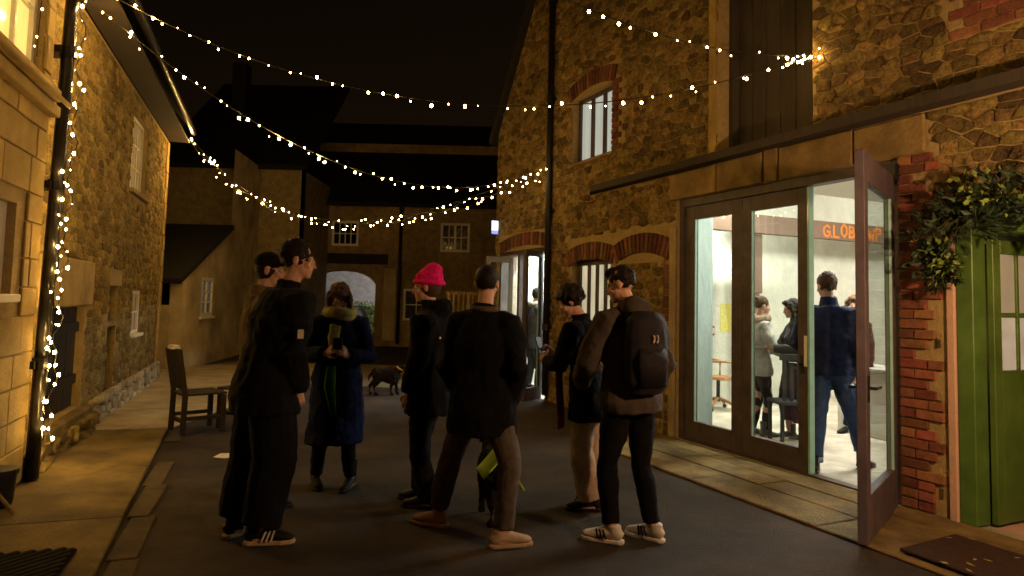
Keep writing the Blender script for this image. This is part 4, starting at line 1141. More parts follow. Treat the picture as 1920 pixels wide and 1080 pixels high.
            h_ = MB(); h_.ell(HM(0, -.09, .085), (.035 * k_,) * 3, HR); h_.build('bun', m, P, True)
        if kind in ('hat', 'cap') or len(hair) > 2:
            pass
        if kind == 'hat':
            shell((0, -.03, .0), (.080, .09, .1), .06, 30, 'hair', hair[2])
            h_ = MB(); h_.ell(HM(0, -.028, .055), (.094 * k_, .116 * k_, .10 * k_), HR); h_.ell(HM(0, -.062, .115), (.068 * k_, .078 * k_, .075 * k_), HR)
            hat = skinmesh(h_, 'hat', m, P, .008, .022, 2, FUR)
            h_ = MB(); pts = []
            for q in range(25):
                a = 2 * PI * q / 24; pts.append(HM(.090 * math.sin(a), -.026 + .112 * math.cos(a), .032 + .018 * math.cos(a)))
            h_.tube(pts, .020 * k_, 8); h_.build('hat_brim', m, hat, True)
        elif kind == 'cap':
            shell((0, -.02, .0), (.079, .09, .09), .05, 30, 'hair', hair[2])
            h_ = MB(); h_.ell(HM(0, -.014, .050), (.086 * k_, .103 * k_, .084 * k_), HR)
            h_.tube([HM(0, .07, .052), HM(0, .12, .045), HM(0, .155, .036)], [(.066 * k_, .007 * k_), (.058 * k_, .006 * k_), (.03 * k_, .004 * k_)], 12, ref=hu)
            skinmesh(h_, 'cap', m, P, .007, .0, 1)
    P_ = dict(P=P, Hc=Hc, Sc=Sc, Nc=Nc, F=F, R=R, Fs=Fs, Rs=Rs, hd=hd, HM=HM, arms=arms, legs=legs, k=k, H=H, HR=HR, hf=hf, hr=hr, hu=hu)
    return P_
def scarf(q, m, r=.055, tails=(), name='scarf'):
    mb = MB(); pts = []
    for i in range(17):
        a = 2 * PI * i / 16; pts.append(q['Nc'] + UP * (.012 + .012 * math.sin(2 * a)) + (q['Rs'] * math.cos(a) * .095 + q['Fs'] * (math.sin(a) * .095 + .01)) * q['k'])
    mb.tube(pts, r * q['k'], 8)
    for tl in tails: mb.tube([q['Sc'] + q['Rs'] * x + q['Fs'] * y + UP * z for x, y, z in tl], [(.05, .02)] * len(tl), 8, ref=q['Fs'])
    return skinmesh(mb, name, m, q['P'], .010, .03)

# 1 tall man in black, back to us
q = person('tall person in black coat and wide trousers with striped sneakers at the left front', (-1.62, 4.42), 1.85, -50,
           [(-.10, .04, -30), (.10, -.10, -78)], lean=(.11, .02), hip=(.05, .03), hyaw=-72, hpitch=-4, hands=[(-.17, .07, .50, 'p'), (.17, .08, .50, 'p')],
           coat=dict(m=C_BLACK, hem=.43, g=1.5, flare=1.0, sl=1.4, collar=.06), trouser=(C_BLACK, 1.5, 1.85, 1.95, .93), shoe=(S_BLACK, S_SOLE, S_WHITE, 0), hair=('short', H_DARK), girth=1.1)
mb = MB(); a = q['arms'][1]; c = a[0].lerp(a[1], .62) + Vector((.055, -.085, 0)); mb.box(c, (.035, .012, .055), .4); mb.build('sleeve_badge', M('badge', (.55, .45, .36)), q['P'])
# 2 person in a cap behind him
q = person('person in dark cap and tan jacket, mostly hidden behind the tall person in black', (-1.84, 5.05), 1.80, -60, [(-.12, .05, -60), (.1, -.05, -60)], hyaw=-75, hpitch=-6,
           hands=[(-.24, .02, .46, 'd'), (.17, .07, .5, 'p')], coat=dict(m=C_TAN, hem=.45, g=1.3, sl=1.2), trouser=(C_BLACK, 1.1, 1.1, 1.1, .95), shoe=(S_BLACK, S_BLACK, None, 0), hair=('cap', C_BLACK, H_DARK))
# 3 woman in blue coat
q = person('person in long dark blue coat and pale green scarf looking down at a phone', (-1.40, 5.62), 1.63, 195, [(.14, .0, 170), (-.15, .03, 205)], hyaw=190, hpitch=-34,
           hands=[(-.07, .25, .66, 'h'), (.10, .24, .67, 'h')], coat=dict(m=C_BLUE, hem=.22, g=1.34, flare=1.12, sl=1.3, collar=.02), trouser=(C_BLACK, 1.0, .95, .9, .95), shoe=(S_BLACK, S_BLACK, None, .13), hair=('bob', H_BROWN))
scarf(q, C_SCARF, .062, [[(.03, .16, -.02), (.04, .20, -.12), (.03, .21, -.18)]])
mb = MB(); mb.tube([q['Sc'] + q['Fs'] * .23 + q['Rs'] * x + UP * z for x, z in ((.05, -.34), (.06, -.5), (.02, -.72))], [(.035, .012), (.045, .012), (.02, .008)], 8, ref=q['Fs']); mb.build('green_lining', M('green_cloth', (.03, .09, .015)), q['P'], True)
w = (q['arms'][0][2] + q['arms'][1][2]) / 2 + q['Fs'] * .06 + UP * .06
ph = thing('phone', 'dark phone held by the person in the blue coat', 'phone', w)
mb = MB(); mb.box(w, (.075, .012, .15), math.radians(15)); mb.build('case', BLACK, ph, bevel=.004)
for s_ in (-1, 1):   # spectacles
    mb = MB(); c = q['HM'](.033 * s_, .102, .0)
    mb.tube([c + (q['hr'] * math.cos(a) * .024 + q['hu'] * math.sin(a) * .019) for a in [2 * PI * i / 12 for i in range(13)]], .0025, 5); mb.build('spectacle_rim', S_BLACK, q['P'])
# 4 pink hat
q = person('person in bright pink knitted hat and black padded coat, facing left', (-.60, 5.2), 1.70, 78, [(.02, -.08, 80), (-.05, .10, 70)], hyaw=84, hpitch=-6,
           hands=[(-.17, .10, .49, 'd'), (.15, .08, .50, 'p')], coat=dict(m=C_BLACK, hem=.40, g=1.45, sl=1.4, collar=.07, hood=True, fold=.045), trouser=(C_BLACK, 1.05, 1.15, 1.25, .96), shoe=(S_BLACK, S_BLACK, None, .03), hair=('hat', C_PINK, H_BROWN))
mb = MB(); mb.ell(q['Sc'] + q['Rs'] * .03 - UP * .14 + Vector((.08, -.19, 0)), (.009, .006, .009)); mb.build('coat_stud', M('pale_stud', (.7, .7, .7), .3), q['P'], True)
PH = q
# 5 man in the middle
q = person('person in black coat, brown trousers and tan sneakers walking away in the centre', (-.17, 4.52), 1.74, -22, [(-.30, .22, 66), (.15, -.15, -72)], hyaw=-8, hpitch=-5, hip=(.0, 0), crouch=.02,
           hands=[(-.17, .07, .50, 'p'), (.18, .06, .50, 'p')], coat=dict(m=C_BLACK, hem=.385, g=1.36, flare=1.05, sl=1.25, collar=.045), trouser=(C_BROWN, 1.02, 1.08, 1.12, .93), shoe=(S_TAN, S_TAN, None, 0), hair=('crop', H_DARK), knees=[(-.6, .5, 0), (.5, -.2, 0)], girth=1.06)
mb = MB(); pts = [q['Nc'] + UP * .012 + (q['Rs'] * math.cos(a) + q['Fs'] * math.sin(a)) * .083 for a in [2 * PI * i / 16 for i in range(17)]]; mb.tube(pts, .02, 8); mb.build('collar', M('brown_collar', (.10, .07, .045)), q['P'], True)
# 7 curly hair
q = person('person with dark curly hair, wide beige trousers and dark red scarf, looking down', (.60, 5.22), 1.64, 62, [(.03, -.06, 85), (.10, .10, 60)], lean=(-.06, .0), hyaw=78, hpitch=-34,
           hands=[(-.10, .30, .66, 'h'), (.08, .32, .69, 'h')], coat=dict(m=C_BLACK, hem=.40, g=1.24, sl=1.15, collar=.05), trouser=(C_BEIGE, 1.1, 1.35, 1.75, .97), shoe=(S_BLACK, S_BLACK, None, 0), hair=('curly', H_DARK))
mb = MB(); mb.tube([q['Sc'] + q['Fs'] * y + q['Rs'] * x + UP * z for x, y, z in ((-.03, .10, .02), (-.05, .155, -.2), (-.06, .15, -.4), (-.10, .11, -.66))], [(.05, .02), (.055, .022), (.055, .02), (.06, .015)], 8, ref=q['Fs']); mb.build('scarf', C_RED, q['P'], True)
for i in range(7):
    mb = MB(); p = q['Sc'] + q['Fs'] * .11 + q['Rs'] * (-.15 + i * .017) + UP * -.66; mb.tube([p, p + UP * -.09], .005, 5); mb.build('fringe', C_RED, q['P'])
w = (q['arms'][0][2] + q['arms'][1][2]) / 2 + q['Fs'] * .07 + UP * .08
cu = thing('phone', 'small phone in the hands of the curly haired person', 'phone', w); mb = MB(); mb.bar(w - UP * .06, w + UP * .07 + q['Fs'] * .04, .07, .01, q['Fs']); mb.build('case', BLACK, cu)
# 8 backpack
q = person('person in brown hooded jacket with a black backpack, slim black trousers and white sneakers', (.81, 4.58), 1.75, 22, [(-.13, -.08, 66), (.15, -.02, 50)], lean=(-.01, .02), hyaw=62, hpitch=-16,
           hands=[(-.22, .26, .56, 'h'), (.19, .06, .505, 'p')], coat=dict(m=C_OLIVE, hem=.475, g=1.34, sl=1.3, collar=.06, hood=True), trouser=(C_BLACK, 1.0, 1.0, .95, .92), shoe=(S_WHITE, S_WHITE, S_BLACK, 0), hair=('quiff', H_DARK), girth=1.05)
bk = q['Sc'] - q['Fs'] * .20
bp_ = thing('backpack', 'black backpack with a small pale curved mark on the back of the brown hooded jacket', 'backpack', bk - UP * .45)
Rm = Matrix((q['Rs'], q['Fs'], UP)).transposed()
mb = MB(); mb.tube([bk - UP * .47, bk - UP * .40, bk - UP * .2, bk + UP * .0, bk + UP * .06], [(.12, .06), (.155, .095), (.155, .10), (.14, .08), (.08, .05)], 14, ref=q['Fs']); skinmesh(mb, 'bag', M('backpack_cloth', (.018, .015, .017), .7), bp_, .010, .012)
mb = MB(); mb.tube([bk - UP * .42 - q['Fs'] * .075, bk - UP * .25 - q['Fs'] * .088, bk - UP * .18 - q['Fs'] * .07], [(.10, .02), (.115, .035), (.10, .02)], 12, ref=q['Fs']); mb.build('front_pocket', M('backpack_cloth', (.018, .015, .017), .7), bp_, True)
for s_ in (-1, 1):
    mb = MB(); mb.tube([bk + q['Rs'] * .09 * s_ - UP * .02, q['Sc'] + q['Rs'] * .1 * s_ + UP * .055, q['Sc'] + q['Rs'] * .11 * s_ + q['Fs'] * .12, q['Sc'] + q['Rs'] * .13 * s_ + q['Fs'] * .15 - UP * .25], [(.03, .008)] * 4, 8, ref=q['Rs']); mb.build('strap', C_BLACK, bp_)
LOGO = M('pale_logo', (.75, .62, .55))
for i in range(2):
    cx = -.012 + i * .028; mb = MB()
    base = bk - UP * .115 - q['Fs'] * .106 + q['Rs'] * cx
    mb.tube([base + q['Rs'] * (.012 * math.cos(a) - .006) + UP * .024 * math.sin(a) for a in [-1.3 + 2.6 * j / 7 for j in range(8)]], .005, 5); mb.build('curved_mark', LOGO, bp_)
# 10 parka man in the far doorway
q = person('person in grey parka with fur collar and dark cap standing in the far doorway', (RW.P(-4.5, -.42, 0).x, RW.P(-4.5, -.42, 0).y), 1.74, -60, [(-.1, .03, -60), (.08, -.04, -50)], hyaw=-70, hpitch=-10,
           hands=[(-.16, .24, .58, 'h'), (.16, .26, .58, 'h')], coat=dict(m=C_GREY, hem=.42, g=1.38, sl=1.3, collar=.0), trouser=(C_DGREY, 1.1, 1.1, 1.1, .95), shoe=(S_BLACK, S_BLACK, None, .05), hair=('cap', C_DGREY, H_DARK), vox=.012)
scarf(q, M('fur_trim', (.42, .36, .27)), .05, name='fur_collar')
# 11 fleece woman
q = person('person in white fleece and tan scarf standing inside the big room, facing right', (2.98, 8.22), 1.62, -85, [(-.05, .08, -85), (.05, -.08, -80)], hyaw=-85, hpitch=-6,
           hands=[(-.12, .28, .62, 'h'), (.12, .28, .62, 'h')], coat=dict(m=C_FLEECE, hem=.45, g=1.3, sl=1.2, collar=.0), trouser=(C_LEGG, .9, .85, .85, .95), shoe=(S_GREY, S_GREY, None, .10), hair=('bun', H_BROWN), vox=.011)
scarf(q, C_TSCARF, .06)
# 12 dark figure facing her
q = person('person in charcoal coat and patterned plum skirt inside the room, facing the white fleece', (3.36, 8.06), 1.60, 88, [(.06, -.08, 85), (-.04, .08, 80)], hyaw=85, hpitch=-10,
           hands=[(-.12, .34, .66, 'h'), (.12, .34, .64, 'h')], coat=dict(m=C_DGREY, hem=.44, g=1.25, sl=1.15), trouser=(C_PLUM, 1.35, 1.6, 1.7, .6), shoe=(S_GREY, S_WHITE, None, .08), hair=('bob', H_DARK), vox=.011)
w = (q['arms'][0][2] + q['arms'][1][2]) / 2 + q['Fs'] * .1 + UP * .02
pl = thing('plate', 'small plate held between the two people inside the room', 'plate', w); mb = MB(); mb.tube([w, w + UP * .006, w + UP * .018], [.05, .085, .11], 18); mb.build('dish', M('white_china', (.7, .68, .62), .3), pl, True)
# 13 navy man
q = person('person in navy jacket and turned up jeans stepping through the open glazed door', (3.03, 6.42), 1.83, -38, [(-.16, .06, -25), (.40, .24, -55)], hyaw=-2, hpitch=-8, lean=(-.02, -.03), hip=(.0, .08),
           hands=[(-.20, .26, .58, 'h'), (.2, .05, .50, 'p')], coat=dict(m=C_NAVY, hem=.50, g=1.38, sl=1.32, collar=.09), trouser=(C_DENIM, 1.1, 1.15, 1.15, .9), shoe=(S_BLACK, S_BLACK, None, .06), hair=('short', H_BROWN), girth=1.06, vox=.010)
for hj, kn, an, fw in q['legs']:
    mb = MB(); e = kn.lerp(an, .9); mb.tube([e - UP * .02, e + UP * .03], .072, 14); mb.build('turn_up', M('pale_denim', (.16, .2, .28)), q['P'], True)
# 14 face beyond
q = person('person with reddish hair inside the room beyond the navy jacket', (4.29, 8.55), 1.66, 120, [(-.1, 0, 120), (.1, .05, 120)], hyaw=150, hpitch=-5, coat=dict(m=M('rust_coat', (.05, .025, .02)), hem=.45, g=1.3), trouser=(C_BLACK, 1, 1, 1, .95), shoe=(S_BLACK, S_BLACK, None, 0), hair=('bob', H_AUB), vox=.012)

# ================================================================ DOGS
def dog(label, loc, yaw, k, m, head=0, fat=1.3, coat=None, collar=None, legs=None):
    loc = Vector((loc[0], loc[1], 0)); t = thing('dog', label, 'dog', loc)
    F = yawv(yaw); R = Vector((F.y, -F.x, 0)); Q = lambda x, y, z: loc + (R * x + F * y + UP * z) * k
    mb = MB()
    mb.tube([Q(0, -.27, .42), Q(0, -.22, .43), Q(0, -.08, .41), Q(0, .08, .40), Q(0, .20, .43), Q(0, .27, .47)], [(a * k * fat, b * k * fat) for a, b in ((.06, .07), (.09, .10), (.085, .095), (.10, .125), (.095, .12), (.06, .08))], 12, ref=UP)
    hz = .60 + head
    mb.tube([Q(0, .22, .46), Q(0, .29, .54), Q(0, .35, hz)], [.085 * k, .072 * k, .062 * k], 10)
    mb.ell(Q(0, .38, hz + .02), (.062 * k, .078 * k, .064 * k), Matrix((R, F, UP)).transposed())
    mb.tube([Q(0, .42, hz + .01), Q(0, .48, hz - .012), Q(0, .535, hz - .02)], [.045 * k, .036 * k, .026 * k * fat], 10)
    lg = legs or [(.0, .0, .0, .0)]
    st = lg[0]
    for sx, off in ((-1, st[0]), (1, st[1])):
        mb.tube([Q(.065 * sx, .18, .42), Q(.07 * sx, .19 + off * .3, .30), Q(.07 * sx, .17 + off * .8, .19), Q(.07 * sx, .18 + off, .04)], [.052 * k * fat, .040 * k * fat, .028 * k * fat, .022 * k * fat], 8)
        mb.tube([Q(.07 * sx, .17 + off, .025), Q(.07 * sx, .235 + off, .02)], [.028 * k * fat, .022 * k * fat], 8)
    for sx, off in ((-1, st[2]), (1, st[3])):
        mb.tube([Q(.06 * sx, -.20, .42), Q(.07 * sx, -.17 + off * .4, .29), Q(.07 * sx, -.28 + off * .8, .17), Q(.07 * sx, -.26 + off, .04)], [.075 * k * fat, .055 * k * fat, .026 * k * fat, .021 * k * fat], 8)
        mb.tube([Q(.07 * sx, -.27 + off, .025), Q(.07 * sx, -.20 + off, .02)], [.028 * k * fat, .022 * k * fat], 8)
    mb.tube([Q(0, -.28, .45), Q(0, -.33, .40), Q(0, -.35, .32), Q(0, -.34, .24)], [.03 * k, .026 * k, .02 * k, .01 * k], 8)
    for sx in (-1, 1): mb.tube([Q(.045 * sx, .36, hz + .065), Q(.07 * sx, .37, hz + .03), Q(.075 * sx, .385, hz - .04)], [(.012 * k, .03 * k), (.012 * k, .034 * k), (.008 * k, .018 * k)], 8, ref=F)
    skinmesh(mb, 'body', m, t, .010, .02, 1, FUR)
    mb = MB(); mb.ell(Q(0, .555, hz - .012), (.018 * k, .012 * k, .014 * k)); mb.build('nose', S_BLACK, t, True)
    for sx in (-1, 1): mb = MB(); mb.ell(Q(.033 * sx, .438, hz + .03), (.009 * k,) * 3); mb.build('eye', IRIS, t, True)
    if collar:
        mb = MB(); c = Q(0, .305, .55); d = Vector(F * .5 + UP * .85).normalized(); a1 = R; a2 = d.cross(R)
        mb.tube([c + (a1 * math.cos(a) + a2 * math.sin(a)) * .084 * k for a in [2 * PI * i / 16 for i in range(17)]], (.014 * k), 6); mb.build('collar', collar, t)
    if coat:
        mb = MB(); rows = []
        for y in (-.37, -.26, -.14, -.02):
            ring = [Q((i - 7) / 7 * .17, y, .63 - abs(i - 7) / 7 * (.20 + .10 * (i > 7)) - .01 * math.sin(abs(i - 7) / 7 * PI)) for i in range(15)]; rows.append(ring)
        i0 = 0
        for r_ in rows: mb.v += r_
        for j in range(len(rows) - 1):
            for i in range(14): mb.f.append([j * 15 + i, j * 15 + i + 1, (j + 1) * 15 + i + 1, (j + 1) * 15 + i]); mb.mi.append(0)
        o = mb.build('dog_coat', coat, t, True); sm = o.modifiers.new('cloth', 'SOLIDIFY'); sm.thickness = .008
    return t
DOGFUR = M('black_fur', (.012, .010, .009), .8, None, 40, .6); DOGFUR2 = M('dark_brown_fur', (.018, .013, .009), .8, None, 40, .6)
dog('black dog in a bright yellow hi-vis coat between the legs of the walking person', (-.08, 4.92), 12, .84, DOGFUR, .0, 1.3, HIVIS, None, [(.03, -.03, .05, -.04)])
dog('dark dog with an orange collar standing far back beside the blue coat', (-1.97, 11.0), -86, .76, DOGFUR2, -.05, 1.4, None, mat('orange_collar', (.80, .40, .06), None, .6, 20), [(.06, -.05, -.07, .06)])
ld = thing('dog_lead', 'thin dark lead running from the orange collar to the pink hatted person', 'lead', (-1.6, 11, .5))
mb = MB(); a = Vector((-1.62, 11.0, .48)); b = PH['arms'][0][2]
mb.tube([a.lerp(b, i / 12) + UP * (-.35 * 4 * (i / 12) * (1 - i / 12)) for i in range(13)], .006, 5); mb.build('strap', WIRE, ld)

# ================================================================ FURNITURE AND SMALL THINGS
def slat_chair(label, loc, yaw, k=1.):
    loc = Vector((loc[0], loc[1], .02)); t = thing('wooden_chair', label, 'chair', loc, 'weathered wooden yard chairs')
    F = yawv(yaw); R = Vector((F.y, -F.x, 0)); Q = lambda x, y, z: loc + (R * x + F * y + UP * z) * k
    for x in (-.22, .22):
        mb = MB(); mb.bar(Q(x, .22, 0), Q(x, .22, .43), .05, .05, F); mb.build('leg', OAK, t, bevel=.004)
        mb = MB(); mb.bar(Q(x, -.22, 0), Q(x, -.21, .45), .05, .05, F); mb.bar(Q(x, -.21, .45), Q(x, -.30, .97), .05, .045, F); mb.build('leg', OAK, t, bevel=.004)
        mb = MB(); mb.bar(Q(x, -.2, .18), Q(x, .2, .18), .03, .04); mb.build('stretcher', OAK, t)
    mb = MB(); mb.bar(Q(-.2, -.2, .14), Q(.2, -.2, .14), .03, .04); mb.build('stretcher', OAK, t)
    for i in range(6):
        mb = MB(); y = -.2 + i * .082; mb.bar(Q(-.25, y, .45), Q(.25, y, .45), .075, .022); mb.build('seat_slat', OAK, t, bevel=.003)
    for z, h_ in ((.92, .10), (.54, .06)):
        mb = MB(); y = -.21 - (z - .45) * .173; mb.bar(Q(-.2, y, z), Q(.2, y, z), .03, h_); mb.build('back_rail', OAK, t, bevel=.003)
    for i in range(4):
        x = -.135 + i * .09; mb = MB(); mb.bar(Q(x, -.225, .56), Q(x, -.285, .88), .05, .018, F); mb.build('back_slat', OAK, t)
    return t
slat_chair('weathered wooden chair with its slatted back to us and white paper on its top rail', (-3.46, 7.70), -48, .94)
slat_chair('weathered wooden chair turned sideways behind the tall person in black', (-3.00, 8.0), 70)
pn = thing('paper_napkins', 'folded white paper lying on the top rail of the wooden chair', 'paper', (-3.65, 7.5, .93))
WPAP = M('white_paper', (.70, .64, .58), .8)
pc = Vector((-3.46, 7.70, .02)) - yawv(-48) * .282 + UP * .918
mb = MB(); mb.box(pc, (.17, .09, .018), math.radians(-48)); mb.build('sheet', WPAP, pn); mb = MB(); mb.box(pc + UP * .022, (.13, .075, .02), math.radians(-40)); mb.build('sheet', WPAP, pn)
g = G(420, 858)
lt = thing('litter', 'crumpled white paper lying on the dark yard surface', 'paper', g); mb = MB(); mb.prism([g + Vector(v) for v in ((-.09, -.03, .006), (.03, -.06, .006), (.10, .0, .006), (.06, .05, .03), (-.06, .06, .02))], (0, 0, .004)); mb.build('sheet', WPAP, lt)
# boot scraper mat bottom left
RUBBER = mat('black_rubber', (.02, .017, .012), (.012, .01, .008), .95, 20, .4, 60, spec=.05)
gr = thing('ribbed_mat', 'dark ribbed rubber mat at the bottom left on the pavement', 'mat', (-2.9, 3.6, .045))
ax = Vector((-.336, .942, 0)); ay = Vector((-.942, -.336, 0)); c0 = G(145, 1032, .05)
mb = MB(); mb.prism([c0 + UP * .0, c0 - ax * 1.1, c0 - ax * 1.1 + ay * .75, c0 + ay * .75], (0, 0, .008)); mb.build('backing', RUBBER, gr)
for i in range(21):
    a = i * .075 - .65; pts = []
    p0 = c0 + ay * .02 - ax * .02
    x0, y0 = a, 0.; 
    u0 = max(a, 0); u1 = min(a + .72, 1.05)
    if u1 - u0 < .05: continue
    mb = MB(); mb.bar(c0 - ax * u0 + ay * (u0 - a + .01) + UP * .016, c0 - ax * u1 + ay * (u1 - a + .01) + UP * .016, .035, .016); mb.build('rib', RUBBER, gr)
# doormat
dm = thing('doormat', 'brown coir doormat with fallen leaves in front of the green door', 'doormat', G(1800, 1030))
a, b = G(1687, 1032, .036), G(1791, 1005, .036); e = RW.d
mb = MB(); mb.prism([a, a + e * 1.5, b + e * 1.5, b], (0, 0, .016)); mb.build('coir', mat('coir', (.075, .035, .018), (.045, .02, .012), .95, 30, 1, 120), dm, bevel=.004)
LEAFY = M('yellow_leaf', (.55, .42, .16), .7)
for i in range(9):
    r = random.random; p = a.lerp(b, r()) + e * r() * 1.0 + UP * .02
    lf = MB(); an = r() * 6; lf.prism([p + Vector((math.cos(an + t_) * rr, math.sin(an + t_) * rr, .004 * (t_ > 2))) for t_, rr in ((0, .025), (1.4, .010), (3.1, .022), (4.6, .010))], (0, 0, .002)); o = lf.build('fallen_leaf', LEAFY, dm)
# black tub and leaning stick at the left edge
c = G(-8, 950, .04)
tb = thing('tub', 'black tub at the foot of the fairy lit drainpipe', 'tub', c)
mb = MB(); mb.tube([c, c + UP * .02, c + UP * .22, c + UP * .25], [.085, .095, .11, .115], 20); mb.build('bucket', BLACK, tb, True)
mb = MB(); mb.tube([c + UP * .22, c + UP * .255], [.122, .122], 20); mb.build('rim', BLACK, tb)
sk = thing('stick', 'pale wooden stick leaning by the black tub at the left edge', 'stick', G(25, 963, .04)); mb = MB(); mb.tube([G(26, 963, .045), G(26, 963, .045) + LW.d * -.12 - LW.n * .30 + UP * .48], .013, 8); mb.build('rod', LINTEL, sk)
# slatted crate stack by the far corner
ct = thing('slatted_screen', 'pale slatted wooden screen standing by the wall beyond the centre person', 'screen', (-.95, 13.2, 0))
for i in range(6): mb = MB(); mb.box((-1.2 + i * .095, 13.2, .85), (.035 if i % 4 else .06, .04, 1.62)); mb.build('slat', LINTEL, ct)
for z in (.2, 1.66): mb = MB(); mb.box((-.96, 13.235, z), (.6, .025, .07)); mb.build('rail', LINTEL, ct)
# office chair in the room
oc = thing('office_chair', 'old wooden swivel chair by the whitewashed wall inside the room', 'chair', RW.P(-1.6, -2.0, .02))
o = RW.P(-1.6, -2.0, .02); f = Vector((1, .15, 0)).normalized(); r_ = Vector((f.y, -f.x, 0)); Q = lambda x, y, z: o + r_ * x + f * y + UP * z
OAKR = mat('red_oak', (.30, .14, .05), (.2, .09, .035), .5, 8, .2, 40)
mb = MB(); mb.tube([Q(0, 0, .45), Q(0, 0, .49)], [(.23, .22), (.22, .21)], 16, ref=f); mb.build('seat', OAKR, oc)
mb = MB(); mb.tube([Q(0, -.20, .58), Q(0, -.25, .75), Q(0, -.27, .98)], [(.17, .02), (.20, .02), (.19, .018)], 12, ref=f); mb.build('backrest', OAKR, oc, True)
for s_ in (-1, 1): mb = MB(); mb.tube([Q(.21 * s_, -.2, .72), Q(.25 * s_, .0, .72), Q(.23 * s_, .14, .70), Q(.22 * s_, .13, .47)], .018, 8); mb.build('arm', OAKR, oc, True)
mb = MB(); mb.tube([Q(0, 0, .12), Q(0, 0, .45)], .028, 10); mb.build('post', IRON, oc)
for i in range(4):
    a = PI / 4 + i * PI / 2; v = r_ * math.cos(a) + f * math.sin(a); mb = MB(); mb.tube([Q(0, 0, .17), Q(0, 0, .13) + v * .15, Q(0, 0, .07) + v * .27], [.025, .022, .018], 8); mb.build('foot', OAKR, oc); mb = MB(); mb.ell(Q(0, 0, .03) + v * .27, (.03, .03, .03)); mb.build('castor', IRON, oc, True)
fl = thing('flyer', 'yellow printed flyer pinned to the whitewashed end wall', 'flyer', RW.P(-2.29, -2.8, 1.1))
mb = MB(); RW.box(mb, -2.298, -2.294, -2.92, -2.66, 1.12, 1.58); mb.build('sheet', mat('flyer_print', (.85, .72, .12), (.45, .42, .2), .7, 30, 0, stretch=(1, 1, 1)), fl)
sw = thing('alarm_point', 'small red box on the whitewashed wall beside the pale reveal', 'alarm', RW.P(-2.28, -2.46, 1.0)); mb = MB(); RW.box(mb, -2.298, -2.25, -2.51, -2.42, 1.07, 1.22); mb.build('case', mat('red_plastic', (.35, .05, .03), None, .4, 20), sw, bevel=.006); mb = MB(); RW.box(mb, -2.249, -2.244, -2.495, -2.435, 1.10, 1.19); mb.build('cover', WHITEP, sw)
cn = thing('counter', 'low white counter inside the room behind the jeans', 'counter', RW.P(.6, -2.6, 0))
mb = MB(); RW.box(mb, .2, 1.4, -2.9, -2.3, .018, .80); mb.build('cabinet', WALLW, cn, bevel=.01); mb = MB(); RW.box(mb, .16, 1.44, -2.94, -2.26, .803, .84); mb.build('worktop', mat('grey_top', (.4, .38, .34), None, .5, 9), cn, bevel=.006)
dc = thing('dark_chair', 'dark chair standing between the two people inside the room', 'chair', (3.22, 7.85, .02))
for x, y in ((-.18, -.18), (.18, -.18), (.18, .18), (-.18, .18)): mb = MB(); mb.box((3.22 + x, 7.85 + y, .25), (.035, .035, .46)); mb.build('leg', C_DGREY, dc)
mb = MB(); mb.box((3.22, 7.85, .47), (.42, .42, .04)); mb.build('seat', C_DGREY, dc, bevel=.01)
for i in range(5): mb = MB(); mb.box((3.06 + i * .08, 7.66, .73), (.04, .02, .46)); mb.build('back_slat', C_DGREY, dc)
mb = MB(); mb.box((3.22, 7.66, .985), (.42, .03, .07)); mb.build('back_rail', C_DGREY, dc)
# van in the yard behind the arch
vn = thing('parked_van', 'van parked in the lit yard behind the archway, windscreen edge shining', 'van', (-8.4, 25.6, 0))
VP = mat('van_paint', (.05, .052, .06), (.04, .042, .05), .25, 5, 0)
prof = [(-10.6, .35), (-5.75, .35), (-5.7, .75), (-5.85, 1.05), (-6.72, 1.32), (-7.62, 2.02), (-7.9, 2.08), (-10.6, 2.05)]
mb = MB(); mb.prism([(x, 25.0, z) for x, z in prof], (0, 1.8, 0)); mb.build('body', VP, vn, bevel=.04)
mb = MB(); mb.prism([(-7.58, 24.99, 1.95), (-6.85, 24.99, 1.38), (-8.3, 24.99, 1.32), (-8.3, 24.99, 1.93)], (0, .02, 0)); mb.build('side_window', DGLASS, vn)
mb = MB(); mb.prism([(-7.60, 25.1, 2.03), (-6.74, 25.1, 1.36), (-6.74, 26.7, 1.36), (-7.60, 26.7, 2.03)], (.012, 0, .016)); mb.build('windscreen', DGLASS, vn)
mb = MB(); mb.tube([(-8.1, 24.97, 2.06), (-7.62, 24.97, 2.03), (-6.74, 24.97, 1.34)], .035, 8); mb.build('roof_pillar', mat('chrome', (.7, .7, .75), None, .18, 5, 0, metal=.9), vn, True)
for x in (-6.6, -9.6):
    mb = MB(); mb.tube([(x, 24.96, .33), (x, 25.16, .33)], .33, 20, ref=(1, 0, 0)); w_ = mb.build('wheel', BLACK, vn); mb = MB(); mb.tube([(x, 24.94, .33), (x, 24.965, .33)], .19, 16, ref=(1, 0, 0)); mb.build('rim', mat('chrome', (.7, .7, .75)), w_)
mb = MB(); mb.box((-5.74, 25.25, .82), (.06, .3, .16)); mb.build('headlight', WHITEP, vn)
